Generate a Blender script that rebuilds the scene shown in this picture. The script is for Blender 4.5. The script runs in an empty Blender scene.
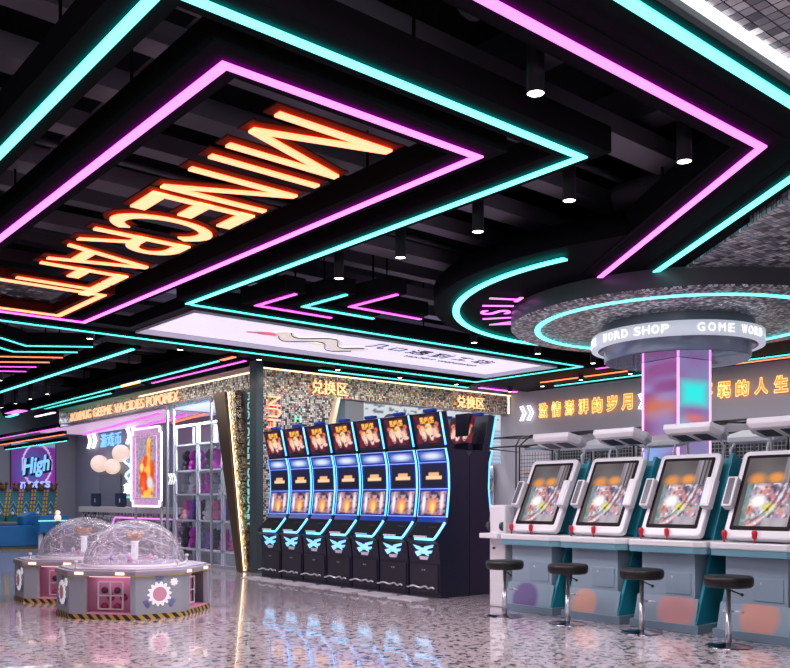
import bpy, math, random
from mathutils import Vector, Matrix
random.seed(7)
SC = bpy.context.scene
COL = SC.collection
PI = math.pi
R = math.radians

# ------------------------------------------------------------------ materials
_mats = {}
def mat(name, color=(.5, .5, .5), rough=.5, metal=0., emit=None, strength=0., coat=0., spec=.5):
    if name in _mats: return _mats[name]
    m = bpy.data.materials.new(name); m.use_nodes = True
    b = m.node_tree.nodes['Principled BSDF']
    b.inputs['Base Color'].default_value = (*color, 1)
    b.inputs['Roughness'].default_value = rough
    b.inputs['Metallic'].default_value = metal
    b.inputs['Specular IOR Level'].default_value = spec
    b.inputs['Coat Weight'].default_value = coat
    if emit:
        b.inputs['Emission Color'].default_value = (*emit, 1)
        b.inputs['Emission Strength'].default_value = strength
    _mats[name] = m
    return m
def nodes(m):
    nt = m.node_tree
    return nt, nt.nodes, nt.links, nt.nodes['Principled BSDF']
def glow(name, c, s): return mat(name, (.6, .6, .6), .4, emit=c, strength=s)

CYAN = glow('cyan_neon', (.13, 1, .95), 1.8)
CYAN_S = glow('cyan_neon_soft', (.12, 1, .95), .80)
MAG = glow('magenta_neon', (1, .17, .98), 1.8)
MAG_S = glow('magenta_neon_soft', (1, .17, .9), .85)
ORG = glow('orange_neon', (1, .25, .09), 1.4)
HALO_STRIP = {'cyan_neon': glow('cyan_halo_strip', (.0, .95, .80), 11), 'magenta_neon': glow('magenta_halo_strip', (.95, .0, .9), 11), 'cyan_neon_soft': glow('cyan_halo_strip_soft', (.0, .95, .80), 7), 'magenta_neon_soft': glow('magenta_halo_strip_soft', (.95, .0, .8), 7), 'orange_neon': glow('orange_halo_strip', (1, .10, .01), 7)}  # emitters for the added halo strips hidden above the tubes
LETT = glow('amber_letter_face', (1, .25, .085), 2.7)
AMB = glow('amber_neon', (1, .36, .08), 3.0)
WHITE_E = glow('white_neon', (1, .93, .97), 2.6)
WARM_E = glow('warm_led', (1, .74, .45), 1.8)
SPOT_E = glow('downlight_lens', (1, .93, .86), 14.0)
BLUE_E = glow('slot_blue_tube', (.03, .42, 1), 2.3)
BLUE_L = glow('slot_blue_light_bar', (.035, .5, 1), 2.2)
BLACK = mat('black_paint', (.004, .0038, .006), .7, spec=.03)
BLACKS = mat('black_satin', (.006, .006, .009), .6, spec=.06)
BEAM = mat('dark_violet_grey_beam', (.16, .145, .19), .6)
DUCT = mat('dark_duct', (.055, .05, .07), .45)
WALL = mat('grey_wall', (.50, .49, .56), .6)
WALL2 = mat('slate_wall', (.34, .37, .41), .65)
WHITEP = mat('white_plastic', (.74, .72, .76), .32)
WHITEM = mat('white_metal', (.7, .7, .74), .4)
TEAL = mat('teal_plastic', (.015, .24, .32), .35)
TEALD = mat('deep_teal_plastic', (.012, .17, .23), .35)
PALE = mat('pale_blue_grey_panel', (.25, .33, .41), .22)
NAVY = mat('navy_plastic', (.012, .010, .028), .32)
SBLUE = mat('slot_blue_plastic', (.006, .05, .42), .3, coat=.2)
CHROME = mat('chrome', (.86, .86, .9), .28, .85)
LEATHER = mat('black_leather', (.008, .007, .008), .42, spec=.35)
RED = mat('red_plastic', (.55, .01, .03), .3)
GREYP = mat('grey_painted_panel', (.34, .38, .43), .4)
DGREY = mat('dark_grey_plastic', (.035, .035, .05), .35)
GOLDB = mat('bronze_panel', (.15, .10, .06), .32, .7)
TPOST = mat('dark_teal_post', (.035, .06, .07), .45)
YELL = mat('yellow_plastic', (.6, .45, .03), .4)
BROWN = mat('brown_plush', (.12, .045, .025), .8)
BLUEP = mat('blue_plastic', (.01, .16, .42), .35)
PINKI = mat('pink_lining', (.72, .30, .48), .5)
IVORY = glow('lit_ivory_button', (1, .72, .5), 1.5)
CREAM = glow('cream_globe', (1, .70, .52), .72)

def glass_mat(name, tint=(.9, .93, 1), mixf=.1, rough=.03, bump=0, scale=9, gain=.3, haze=0):
    m = bpy.data.materials.new(name); m.use_nodes = True
    nt = m.node_tree; nt.nodes.clear(); N = nt.nodes.new; L = nt.links.new
    out = N('ShaderNodeOutputMaterial'); mix = N('ShaderNodeMixShader')
    tr = N('ShaderNodeBsdfTransparent'); tr.inputs[0].default_value = (*tint, 1)
    gl = N('ShaderNodeBsdfGlossy'); gl.inputs['Roughness'].default_value = rough
    fr = N('ShaderNodeLayerWeight'); fr.inputs[0].default_value = .35
    ma = N('ShaderNodeMath'); ma.operation = 'MULTIPLY_ADD'; ma.inputs[1].default_value = gain; ma.inputs[2].default_value = mixf
    L(fr.outputs['Facing'], ma.inputs[0]); L(ma.outputs[0], mix.inputs[0])
    L(tr.outputs[0], mix.inputs[1]); L(gl.outputs[0], mix.inputs[2])
    if haze:
        df = N('ShaderNodeBsdfDiffuse'); df.inputs[0].default_value = (.85, .78, .9, 1); m3 = N('ShaderNodeMixShader'); m3.inputs[0].default_value = haze
        L(mix.outputs[0], m3.inputs[1]); L(df.outputs[0], m3.inputs[2]); L(m3.outputs[0], out.inputs[0])
    else: L(mix.outputs[0], out.inputs[0])
    if bump:
        tc = N('ShaderNodeTexCoord'); vo = N('ShaderNodeTexNoise'); vo.inputs['Scale'].default_value = scale
        vo.inputs['Distortion'].default_value = 3
        b = N('ShaderNodeBump'); b.inputs['Strength'].default_value = bump; b.inputs['Distance'].default_value = .05
        L(tc.outputs['Object'], vo.inputs[0]); L(vo.outputs[0], b.inputs['Height']); L(b.outputs[0], gl.inputs['Normal'])
    return m
GLASS = glass_mat('clear_glass', (.93, .95, .98), .0)
DOME = glass_mat('crinkled_acrylic', (.95, .92, .98), .12, .1, .9, 22, .5, .10)

def mosaic(name, scale, ramp, metal=.75, rough=.22, grout=.10, groutc=(.01, .01, .012), axes='xyz', emit=0, tilt=.22):
    """square tiles of random tint, in object space"""
    m = bpy.data.materials.new(name); m.use_nodes = True
    nt, ns, L_, b = nodes(m); N = ns.new; L = L_.new
    tc = N('ShaderNodeTexCoord'); sc = N('ShaderNodeVectorMath'); sc.operation = 'SCALE'; sc.inputs['Scale'].default_value = scale
    off = N('ShaderNodeVectorMath'); off.operation = 'ADD'; off.inputs[1].default_value = (.313, .427, .371)
    fl = N('ShaderNodeVectorMath'); fl.operation = 'FLOOR'
    fr = N('ShaderNodeVectorMath'); fr.operation = 'FRACTION'
    L(tc.outputs['Object'], sc.inputs[0]); L(sc.outputs[0], off.inputs[0]); L(off.outputs[0], fl.inputs[0]); L(off.outputs[0], fr.inputs[0])
    wn = N('ShaderNodeTexWhiteNoise'); L(fl.outputs[0], wn.inputs[0])
    cr = N('ShaderNodeValToRGB'); cr.color_ramp.interpolation = 'CONSTANT'
    els = cr.color_ramp.elements
    els[0].position = 0; els[0].color = (*ramp[0], 1)
    els[1].position = 1 / len(ramp); els[1].color = (*ramp[1], 1)
    for i, c in enumerate(ramp[2:], 2):
        e = els.new(i / len(ramp)); e.color = (*c, 1)
    L(wn.outputs['Value'], cr.inputs[0])
    sp = N('ShaderNodeSeparateXYZ'); L(fr.outputs[0], sp.inputs[0])
    mx = None
    for ax, oo in zip('xyz', ('X', 'Y', 'Z')):
        if ax not in axes: continue
        lt = N('ShaderNodeMath'); lt.operation = 'LESS_THAN'; lt.inputs[1].default_value = grout
        L(sp.outputs[oo], lt.inputs[0])
        if mx is None: mx = lt
        else:
            k = N('ShaderNodeMath'); k.operation = 'MAXIMUM'; L(mx.outputs[0], k.inputs[0]); L(lt.outputs[0], k.inputs[1]); mx = k
    mi = N('ShaderNodeMix'); mi.data_type = 'RGBA'
    L(mx.outputs[0], mi.inputs['Factor']); L(cr.outputs[0], mi.inputs['A']); mi.inputs['B'].default_value = (*groutc, 1)
    L(mi.outputs['Result'], b.inputs['Base Color'])
    b.inputs['Metallic'].default_value = metal; b.inputs['Roughness'].default_value = rough
    # every tile sits at its own slight tilt
    nm = N('ShaderNodeVectorMath'); nm.operation = 'SUBTRACT'; nm.inputs[1].default_value = (.5, .5, .5); L(wn.outputs['Color'], nm.inputs[0])
    ns2 = N('ShaderNodeVectorMath'); ns2.operation = 'SCALE'; ns2.inputs['Scale'].default_value = tilt; L(nm.outputs[0], ns2.inputs[0])
    ge = N('ShaderNodeNewGeometry'); ad = N('ShaderNodeVectorMath'); ad.operation = 'ADD'
    L(ge.outputs['Normal'], ad.inputs[0]); L(ns2.outputs[0], ad.inputs[1])
    no = N('ShaderNodeVectorMath'); no.operation = 'NORMALIZE'; L(ad.outputs[0], no.inputs[0]); L(no.outputs[0], b.inputs['Normal'])
    return m
MOS_C = mosaic('silver_mirror_mosaic', 14, [(.35, .36, .40), (.7, .7, .74), (.22, .23, .27), (.5, .52, .58), (.9, .9, .92), (.3, .28, .31)], .35, .25, .10, (.02, .02, .02), 'xy', tilt=.4)
MOS_D = mosaic('dark_silver_mosaic', 24, [(.30, .29, .32), (.75, .74, .78), (.12, .12, .15), (1, .97, 1), (.18, .15, .18), (.40, .36, .4)], .35, .3, .12, (.02, .02, .02), 'xy', tilt=.5)
MOS_F = mosaic('gold_silver_wall_mosaic', 26, [(.75, .62, .42), (.18, .15, .12), (.55, .5, .45), (.9, .85, .7), (.05, .045, .05), (.3, .22, .15), (.6, .3, .28), (.3, .45, .45)], .2, .3, .16, (.015, .012, .012), 'xyz')
MOS_W = mosaic('silver_gold_small_mosaic', 22, [(.8, .70, .55), (.25, .22, .19), (.6, .56, .5), (.95, .9, .8), (.10, .09, .09)], .15, .28, .15, (.02, .02, .02), 'xyz')
MOS_K = mosaic('counter_mosaic', 16, [(.5, .45, .5), (.1, .09, .12), (.3, .28, .33), (.7, .6, .68)], .15, .25, .14, (.02, .02, .02), 'xyz')
MESHW = mosaic('white_lattice_panel', 12, [(.55, .55, .6), (.5, .5, .56)], 0, .5, .22, (.16, .17, .2), 'yz')
NETB = mosaic('black_net_panel', 14, [(.012, .012, .016), (.02, .02, .025)], 0, .6, .16, (.25, .27, .32), 'yz')

def floor_mat():
    m = bpy.data.materials.new('speckled_terrazzo'); m.use_nodes = True
    nt, ns, L_, b = nodes(m); N = ns.new; L = L_.new
    tc = N('ShaderNodeTexCoord')
    n1 = N('ShaderNodeTexNoise'); n1.inputs['Scale'].default_value = 15; n1.inputs['Detail'].default_value = 3.5; n1.inputs['Distortion'].default_value = .7
    n2 = N('ShaderNodeTexNoise'); n2.inputs['Scale'].default_value = 24; n2.inputs['Detail'].default_value = 2; n2.inputs['Distortion'].default_value = 1.0
    mp = N('ShaderNodeMapping'); mp.inputs['Location'].default_value = (3.1, 7.7, 0)
    L(tc.outputs['Object'], n1.inputs[0]); L(tc.outputs['Object'], mp.inputs[0]); L(mp.outputs[0], n2.inputs[0])
    r1 = N('ShaderNodeValToRGB'); e = r1.color_ramp.elements
    e[0].position = .385; e[0].color = (.055, .036, .045, 1); e[1].position = .44; e[1].color = (.56, .465, .50, 1)
    k = e.new(.41); k.color = (.20, .155, .18, 1); k = e.new(.60); k.color = (.70, .60, .64, 1)
    r2 = N('ShaderNodeValToRGB'); e = r2.color_ramp.elements
    e[0].position = .33; e[0].color = (.38, .33, .36, 1); e[1].position = .38; e[1].color = (1, 1, 1, 1)
    L(n1.outputs[0], r1.inputs[0]); L(n2.outputs[0], r2.inputs[0])
    mi = N('ShaderNodeMix'); mi.data_type = 'RGBA'; mi.blend_type = 'MULTIPLY'; mi.inputs['Factor'].default_value = 1
    L(r1.outputs[0], mi.inputs['A']); L(r2.outputs[0], mi.inputs['B']); L(mi.outputs['Result'], b.inputs['Base Color'])
    b.inputs['Roughness'].default_value = .17; b.inputs['Specular IOR Level'].default_value = .6
    b.inputs['Coat Weight'].default_value = .75; b.inputs['Coat Roughness'].default_value = .035; b.inputs['Coat IOR'].default_value = 1.6
    nb = N('ShaderNodeTexNoise'); nb.inputs['Scale'].default_value = 3.5; bp = N('ShaderNodeBump'); bp.inputs['Strength'].default_value = .05; bp.inputs['Distance'].default_value = .04
    L(tc.outputs['Object'], nb.inputs[0]); L(nb.outputs[0], bp.inputs['Height']); L(bp.outputs[0], b.inputs['Coat Normal'])
    return m
def hazard_mat():
    m = bpy.data.materials.new('hazard_stripes'); m.use_nodes = True
    nt, ns, L_, b = nodes(m); N = ns.new; L = L_.new
    tc = N('ShaderNodeTexCoord'); w = N('ShaderNodeTexWave'); w.bands_direction = 'DIAGONAL'; w.inputs['Scale'].default_value = 5.2
    r = N('ShaderNodeValToRGB'); r.color_ramp.interpolation = 'CONSTANT'; e = r.color_ramp.elements
    e[0].color = (.03, .02, .02, 1); e[1].position = .5; e[1].color = (.55, .36, .06, 1)
    sp = N('ShaderNodeSeparateXYZ'); at = N('ShaderNodeMath'); at.operation = 'ARCTAN2'; L(tc.outputs['Object'], sp.inputs[0]); L(sp.outputs['Y'], at.inputs[0]); L(sp.outputs['X'], at.inputs[1])
    m1 = N('ShaderNodeMath'); m1.operation = 'MULTIPLY_ADD'; m1.inputs[1].default_value = 48 / (2 * PI); L(at.outputs[0], m1.inputs[0])
    m2 = N('ShaderNodeMath'); m2.operation = 'MULTIPLY'; m2.inputs[1].default_value = 9; L(sp.outputs['Z'], m2.inputs[0]); L(m2.outputs[0], m1.inputs[2])
    fr = N('ShaderNodeMath'); fr.operation = 'FRACT'; L(m1.outputs[0], fr.inputs[0]); L(fr.outputs[0], r.inputs[0]); L(r.outputs[0], b.inputs['Base Color'])
    b.inputs['Roughness'].default_value = .5
    return m
HAZ = hazard_mat()
def pic_mat(name, emit):
    m = bpy.data.materials.new(name); m.use_nodes = True
    nt, ns, L_, b = nodes(m)
    a = ns.new('ShaderNodeAttribute'); a.attribute_name = 'Col'
    L_.new(a.outputs['Color'], b.inputs['Base Color'])
    if emit:
        b.inputs['Base Color'].default_value = (.02, .02, .02, 1)
        for l in list(nt.links):
            if l.to_socket == b.inputs['Base Color']: nt.links.remove(l)
        L_.new(a.outputs['Color'], b.inputs['Emission Color']); b.inputs['Emission Strength'].default_value = emit
    b.inputs['Roughness'].default_value = .45; b.inputs['Specular IOR Level'].default_value = .12
    return m
SCREEN = pic_mat('lit_screen', 1.0)
SCREEN_HI = pic_mat('bright_lit_screen', 1.5)
PRINT = pic_mat('printed_graphic', 0)

# ------------------------------------------------------------------ mesh helpers
class MB:
    def __init__(s): s.v = []; s.f = []; s.smooth = set()
    def add(s, vs, fs, M=None, smooth=False):
        o = len(s.v)
        for p in vs: s.v.append(tuple(M @ Vector(p)) if M else tuple(p))
        for f in fs:
            if smooth: s.smooth.add(len(s.f))
            s.f.append([i + o for i in f])
        return s
    def box(s, a, b, M=None):
        x0, y0, z0 = a; x1, y1, z1 = b
        return s.add([(x0, y0, z0), (x1, y0, z0), (x1, y1, z0), (x0, y1, z0), (x0, y0, z1), (x1, y0, z1), (x1, y1, z1), (x0, y1, z1)],
                     [(0, 3, 2, 1), (4, 5, 6, 7), (0, 1, 5, 4), (1, 2, 6, 5), (2, 3, 7, 6), (3, 0, 4, 7)], M)
    def prism(s, poly, h0, h1, axis='z', M=None):
        """extrude a polygon: axis z -> poly (x,y); axis y -> poly (x,z); axis x -> poly (y,z)"""
        def P(p, h): return {'z': (p[0], p[1], h), 'y': (p[0], h, p[1]), 'x': (h, p[0], p[1])}[axis]
        n = len(poly); vs = [P(p, h0) for p in poly] + [P(p, h1) for p in poly]
        fs = [tuple(range(n)), tuple(range(2 * n - 1, n - 1, -1))] + [(i, i + n, (i + 1) % n + n, (i + 1) % n) for i in range(n)]
        return s.add(vs, fs, M)
    def lathe(s, prof, n=32, M=None, cap=True):
        vs = []; fs = []
        for r, z in prof:
            for i in range(n):
                a = 2 * PI * i / n; vs.append((r * math.cos(a), r * math.sin(a), z))
        for k in range(len(prof) - 1):
            for i in range(n):
                j = (i + 1) % n; fs.append((k * n + i, k * n + j, (k + 1) * n + j, (k + 1) * n + i))
        s.add(vs, fs, M, True)
        if cap:
            o = len(s.v) - len(vs)
            s.f.append([o + i for i in range(n)][::-1]); s.f.append([o + (len(prof) - 1) * n + i for i in range(n)])
        return s
    def tube(s, pts, r, n=8, M=None, closed=False):
        pts = [Vector(p) for p in pts]; m = len(pts); vs = []; fs = []; up = None
        for i, p in enumerate(pts):
            a = pts[i - 1] if (i > 0 or closed) else p; b = pts[(i + 1) % m] if (i < m - 1 or closed) else p
            t = (b - a).normalized()
            if up is None:
                up = Vector((0, 0, 1)) if abs(t.z) < .9 else Vector((1, 0, 0))
            u = (up - t * up.dot(t)).normalized(); w = t.cross(u); up = u
            for k in range(n):
                an = 2 * PI * k / n; vs.append(p + (u * math.cos(an) + w * math.sin(an)) * r)
        for i in range(m if closed else m - 1):
            i2 = (i + 1) % m
            for k in range(n):
                k2 = (k + 1) % n; fs.append((i * n + k, i * n + k2, i2 * n + k2, i2 * n + k))
        if not closed: fs += [tuple(range(n))[::-1], tuple(range((m - 1) * n, m * n))]
        return s.add([tuple(v) for v in vs], fs, M, True)
    def ball(s, c, r, n=12, sc=(1, 1, 1)):
        prof = [(max(r * math.sin(PI * k / n), 1e-4), -r * math.cos(PI * k / n)) for k in range(n + 1)]
        return s.lathe(prof, n + 4, Matrix.Translation(c) @ Matrix.Diagonal((*sc, 1)), cap=False)
    def ribbon(s, pts, w, z0, z1, closed=False):
        """mitred flat bar that follows a polyline in plan"""
        n = len(pts); L = []; Rr = []
        for i in range(n):
            p = Vector(pts[i][:2])
            a = Vector(pts[i - 1][:2]) if (i > 0 or closed) else None
            b = Vector(pts[(i + 1) % n][:2]) if (i < n - 1 or closed) else None
            d1 = (p - a).normalized() if a is not None else (b - p).normalized()
            d2 = (b - p).normalized() if b is not None else d1
            n1 = Vector((-d1.y, d1.x)); n2 = Vector((-d2.y, d2.x)); mm = (n1 + n2).normalized()
            k = w / 2 / max(mm.dot(n1), .3)
            L.append(p + mm * k); Rr.append(p - mm * k)
        m = n if closed else n - 1
        for i in range(m):
            j = (i + 1) % n
            q = [L[i], Rr[i], Rr[j], L[j]]
            vs = [(v.x, v.y, z0) for v in q] + [(v.x, v.y, z1) for v in q]
            fs = [(0, 1, 2, 3), (7, 6, 5, 4), (0, 4, 5, 1), (3, 2, 6, 7)]
            if not closed and i == 0: fs.append((0, 3, 7, 4))
            if not closed and i == m - 1: fs.append((1, 5, 6, 2)) if False else fs.append((2, 1, 5, 6))
            s.add(vs, [(0, 1, 2, 3), (7, 6, 5, 4), (0, 4, 5, 1), (1, 5, 6, 2), (2, 6, 7, 3), (3, 7, 4, 0)])
        return s
    def mesh(s, name):
        me = bpy.data.meshes.new(name); me.from_pydata([tuple(v) for v in s.v], [], s.f)
        for i in s.smooth: me.polygons[i].use_smooth = True
        me.update(); return me
    def build(s, name, m, parent=None, bevel=0, loc=(0, 0, 0), rz=0, fix=True):
        me = s.mesh(name)
        if fix:
            import bmesh
            bm = bmesh.new(); bm.from_mesh(me); bmesh.ops.recalc_face_normals(bm, faces=bm.faces); bm.to_mesh(me); bm.free()
        me.materials.append(m)
        o = bpy.data.objects.new(name, me); COL.objects.link(o); o.parent = parent; o.location = loc; o.rotation_euler = (0, 0, rz)
        if bevel:
            b = o.modifiers.new('bevel', 'BEVEL'); b.width = bevel; b.segments = 2; b.limit_method = 'ANGLE'
        return o
def tag(o, label, cat, group=None, kind=None):
    if label: o['label'] = label
    if cat: o['category'] = cat
    if group: o['group'] = group
    if kind: o['kind'] = kind
    return o
def thing(name, label, cat, loc=(0, 0, 0), rz=0, group=None):
    o = bpy.data.objects.new(name, None); COL.objects.link(o); o.location = loc; o.rotation_euler = (0, 0, rz); o.empty_display_size = .2
    return tag(o, label, cat, group)
def struct(name, mb, m, label=None):
    o = mb.build(name, m); o['kind'] = 'structure'
    if label: o['label'] = label
    return o
def kids(o): return [c for c in o.children]
def dup(o, parent=None):
    c = o.copy(); COL.objects.link(c); c.parent = parent
    for ch in kids(o): dup(ch, c)
    return c

def picture(name, m, fn, nu, nv, O, U, V, parent=None):
    """screen or print: a panel whose colours come from fn(u, v); O corner, U and V edges"""
    O = Vector(O); U = Vector(U); V = Vector(V)
    vs = [O + U * (i / nu) + V * (j / nv) for j in range(nv + 1) for i in range(nu + 1)]
    fs = [(j * (nu + 1) + i, j * (nu + 1) + i + 1, (j + 1) * (nu + 1) + i + 1, (j + 1) * (nu + 1) + i) for j in range(nv) for i in range(nu)]
    me = bpy.data.meshes.new(name); me.from_pydata([tuple(v) for v in vs], [], fs)
    ca = me.color_attributes.new('Col', 'FLOAT_COLOR', 'POINT')
    for j in range(nv + 1):
        for i in range(nu + 1):
            ca.data[j * (nu + 1) + i].color = (*fn(i / nu, j / nv), 1)
    me.materials.append(m); me.update()
    o = bpy.data.objects.new(name, me); COL.objects.link(o); o.parent = parent
    return o
def _h(i, j, s):
    n = math.sin(i * 127.1 + j * 311.7 + s * 74.7) * 43758.5453
    return n - math.floor(n)
def vn(x, y, s=0):
    i, j = math.floor(x), math.floor(y); fx, fy = x - i, y - j; fx = fx * fx * (3 - 2 * fx); fy = fy * fy * (3 - 2 * fy)
    a = _h(i, j, s) * (1 - fx) + _h(i + 1, j, s) * fx; b = _h(i, j + 1, s) * (1 - fx) + _h(i + 1, j + 1, s) * fx
    return a * (1 - fy) + b * fy
def lerp(a, b, t): t = max(0, min(1, t)); return tuple(x * (1 - t) + y * t for x, y in zip(a, b))
def blob(u, v, cu, cv, ru, rv, k=1.): return max(0, 1 - math.hypot((u - cu) / ru, (v - cv) / rv)) ** k

# text
def glyph_mesh(s, offset=0., extrude=.0, outline=0.):
    c = bpy.data.curves.new('lettering', 'FONT'); c.body = s; c.offset = offset; c.resolution_u = 4
    if outline: c.fill_mode = 'NONE'; c.bevel_depth = outline; c.bevel_resolution = 1
    else: c.extrude = extrude
    o = bpy.data.objects.new('lettering', c); COL.objects.link(o)
    dg = bpy.context.evaluated_depsgraph_get()
    me = bpy.data.meshes.new_from_object(o.evaluated_get(dg))
    vs = [tuple(v.co) for v in me.vertices]; fs = [tuple(p.vertices) for p in me.polygons]
    bpy.data.objects.remove(o); bpy.data.curves.remove(c); bpy.data.meshes.remove(me)
    return vs, fs
def bbox(vs):
    return min(v[0] for v in vs), max(v[0] for v in vs), min(v[1] for v in vs), max(v[1] for v in vs)
def frame(origin, u, v):
    u = Vector(u).normalized(); v = Vector(v).normalized(); w = u.cross(v)
    M = Matrix.Identity(4)
    for i in range(3): M[i][0] = u[i]; M[i][1] = v[i]; M[i][2] = w[i]; M[i][3] = origin[i]
    return M
def text(name, s, m, M, w, h, offset=.02, depth=.03, parent=None, outline=0., ref=None, mb=None, fx=False):
    """lettering scaled to w x h, lower left at M's origin, reading along M's x with M's z towards the reader"""
    vs, fs = glyph_mesh(s, offset, 0 if outline else .5, outline)
    bb = ref or bbox(vs)
    sx = w / (bb[1] - bb[0]); sy = h / (bb[3] - bb[2])
    sz = depth if not outline else min(sx, sy)
    if fx: vs = [(bb[0] + bb[1] - v[0], v[1], v[2]) for v in vs]
    vs = [((v[0] - bb[0]) * sx, (v[1] - bb[2]) * sy, v[2] * sz) for v in vs]
    k = mb or MB(); k.add(vs, fs, M)
    if mb: return mb
    return k.build(name, m, parent, fix=False)
def wall_x(x, y, z): return frame((x, y, z), (0, -1, 0), (0, 0, 1))     # on a wall X=const seen from -X
def wall_y(x, y, z): return frame((x, y, z), (1, 0, 0), (0, 0, 1))      # on a wall Y=const seen from -Y

# ------------------------------------------------------------------ camera
cam = bpy.data.cameras.new('camera'); co = bpy.data.objects.new('camera', cam); COL.objects.link(co)
co.location = (0, 0, 1.3)
cam.sensor_width = 36; cam.lens = 869 / 790 * 36; cam.shift_y = (500 - 334) / 790; cam.clip_end = 120
co.rotation_euler = (R(90), 0, -math.atan2(.64503, .76416))
SC.camera = co
SC.view_settings.view_transform = 'Standard'; SC.view_settings.look = 'None'; SC.view_settings.exposure = 0.0
SC.view_settings.gamma = 1; SC.view_settings.use_curve_mapping = False
w = bpy.data.worlds.new('hall'); SC.world = w; w.use_nodes = True
w.node_tree.nodes['Background'].inputs[0].default_value = (.80, .78, 1, 1); w.node_tree.nodes['Background'].inputs[1].default_value = .2
try:
    SC.cycles.max_bounces = 8; SC.cycles.sample_clamp_indirect = 4; SC.cycles.use_denoising = True
    SC.cycles.caustics_reflective = False; SC.cycles.caustics_refractive = False
except Exception: pass

# ------------------------------------------------------------------ shell
ZC = 3.77
struct('floor', MB().box((-6, -4, -.1), (17, 40, 0)), floor_mat(), 'glossy pinkish grey speckled terrazzo floor')
struct('ceiling', MB().box((-4, -1.5, 4.85), (17, 40, 4.95)), BLACK, 'black painted slab above the open ceiling')
struct('wall_right', MB().box((15.3, 2.2, 0), (15.5, 14.2, 4.85)), WALL, 'grey back wall with the golden neon writing')
struct('wall_back', MB().box((15.3, 14.2, 0), (15.5, 18, 4.85)), WALL)
struct('wall_left', MB().box((4, 27.5, 0), (10.2, 27.7, 4.85)), WALL2, 'slate far wall with the purple mural')
struct('wall_far', MB().box((10.0, 18.3, 0), (10.2, 27.5, 4.85)), WALL2, 'slate wall inside the counter bay')
struct('wall_outer', MB().box((-4, 39, 0), (4, 39.2, 4.85)), WALL2)
# open-ceiling beams: long planks along X, some cross pieces along Y
for y, wd, z in ((2.0, .3, 4.3), (3.2, .25, 4.35), (4.45, .3, 4.32), (5.6, .22, 4.38), (6.3, .26, 4.3), (7.35, .2, 4.4), (8.15, .3, 4.3), (9.1, .18, 4.4), (9.8, .25, 4.32),
                 (10.8, .22, 4.38), (11.6, .28, 4.3), (12.6, .2, 4.38), (13.5, .26, 4.3), (14.6, .22, 4.36), (15.6, .3, 4.3), (16.9, .24, 4.36), (18.2, .3, 4.3), (19.6, .3, 4.34), (21.2, .3, 4.3), (23, .3, 4.3), (25, .3, 4.3)):
    x1 = 8.0 if y > 13.6 else 15.25
    struct('ceiling_beam', MB().box((-3, y - wd / 2, z), (x1, y + wd / 2, z + .16)), BEAM)
for x, wd in ((-.6, .3), (.9, .25), (2.9, .3), (5.0, .25), (6.5, .3), (9.5, .3), (12.2, .3)):
    struct('ceiling_beam', MB().box((x - wd / 2, -1, 4.55), (x + wd / 2, 26 if x < 8 else 13.6, 4.85)), DUCT)
for y, x0, x1 in ((5.05, -2, 9), (7.75, -2, 9), (10.3, -2, 4.8), (14.1, -2, 8), (17.5, -2, 8)):
    struct('ceiling_pipe', MB().tube([(x0, y, 4.42), (x1, y, 4.42)], .035, 8), DUCT)
for x in (1.2, 3.6, 7.2): struct('ceiling_duct', MB().tube([(x, 0 if x < 7 else 2.2, 4.25), (x, 3.6 if x < 7 else 5.1, 4.25)], .15, 14), DUCT)

# ------------------------------------------------------------------ neon lines hung under black channels
HALO = mat('halo_channel', (.013, .012, .014), .8, spec=0)
def neon(label, pts, m, closed=False, w_=.064, hw=.30, z=ZC, hh=.22, group='neon lines of the ceiling', housing=HALO):
    t = thing('neon_light', label, 'neon light', (pts[0][0], pts[0][1], z), 0, group)
    q = [(p[0] - pts[0][0], p[1] - pts[0][1]) for p in pts]
    MB().ribbon(q, hw, .034 if hh > .1 else .028, max(hh, .04), closed).build('channel', housing, t)
    MB().ribbon(q, w_, 0, .012, closed).build('light_tube', m, t)
    if m.name in HALO_STRIP: MB().ribbon(q, w_ * .8, .0125, .015, closed).build('added_halo_strip', HALO_STRIP[m.name], t)  # hidden strip added so the channel shows a halo
    if z > 3.5 and hh > .1:
        segs = list(zip(q, q[1:] + q[:1])) if closed else list(zip(q, q[1:]))
        for a, b in segs:
            L_ = math.hypot(b[0] - a[0], b[1] - a[1]); k = max(1, int(L_ / 2.5))
            for i in range(k):
                f = (i + .5) / k; hx = a[0] + (b[0] - a[0]) * f; hy = a[1] + (b[1] - a[1]) * f
                MB().box((hx - .008, hy - .008, hh), (hx + .008, hy + .008, 4.85 - z)).build('hanger_rod', BLACKS, t)
    return t
neon('long magenta neon rectangle framing the big amber letters', [(2.45, 4.41), (4.5, 4.41), (4.5, 12.07), (2.45, 12.07)], MAG, True)
neon('wide cyan neon outline around the magenta rectangle', [(1.85, 12.4), (1.85, 3.93), (5.08, 3.93), (5.08, 10.09)], CYAN)
neon('thin cyan neon outline around the lavender light box', [(5.14, 10.10), (13.1, 10.12), (13.1, 12.88), (2.0, 12.65)], CYAN_S, w_=.042)
neon('magenta neon arrow-shaped line nearest the mosaic ceiling', [(-1.5, 3.0), (5.90, 3.0), (7.98, 5.92)], MAG)
neon('cyan neon line along the edge of the mosaic ceiling', [(-1.5, 2.55), (6.22, 2.55), (8.28, 5.42)], CYAN, w_=.07)
CH = 'chevron neon lines before the light box'
neon('left magenta chevron neon above the light box', [(5.83, 8.76), (5.8, 9.6), (6.97, 9.6)], MAG_S, w_=.055, group=CH)
neon('cyan chevron neon between the two magenta chevrons', [(6.32, 8.40), (6.29, 9.27), (7.44, 9.27)], CYAN_S, w_=.055, group=CH)
neon('right magenta chevron neon, the one nearest the round disc', [(6.78, 7.99), (6.75, 8.88), (7.96, 8.88)], MAG_S, w_=.055, group=CH)
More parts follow.
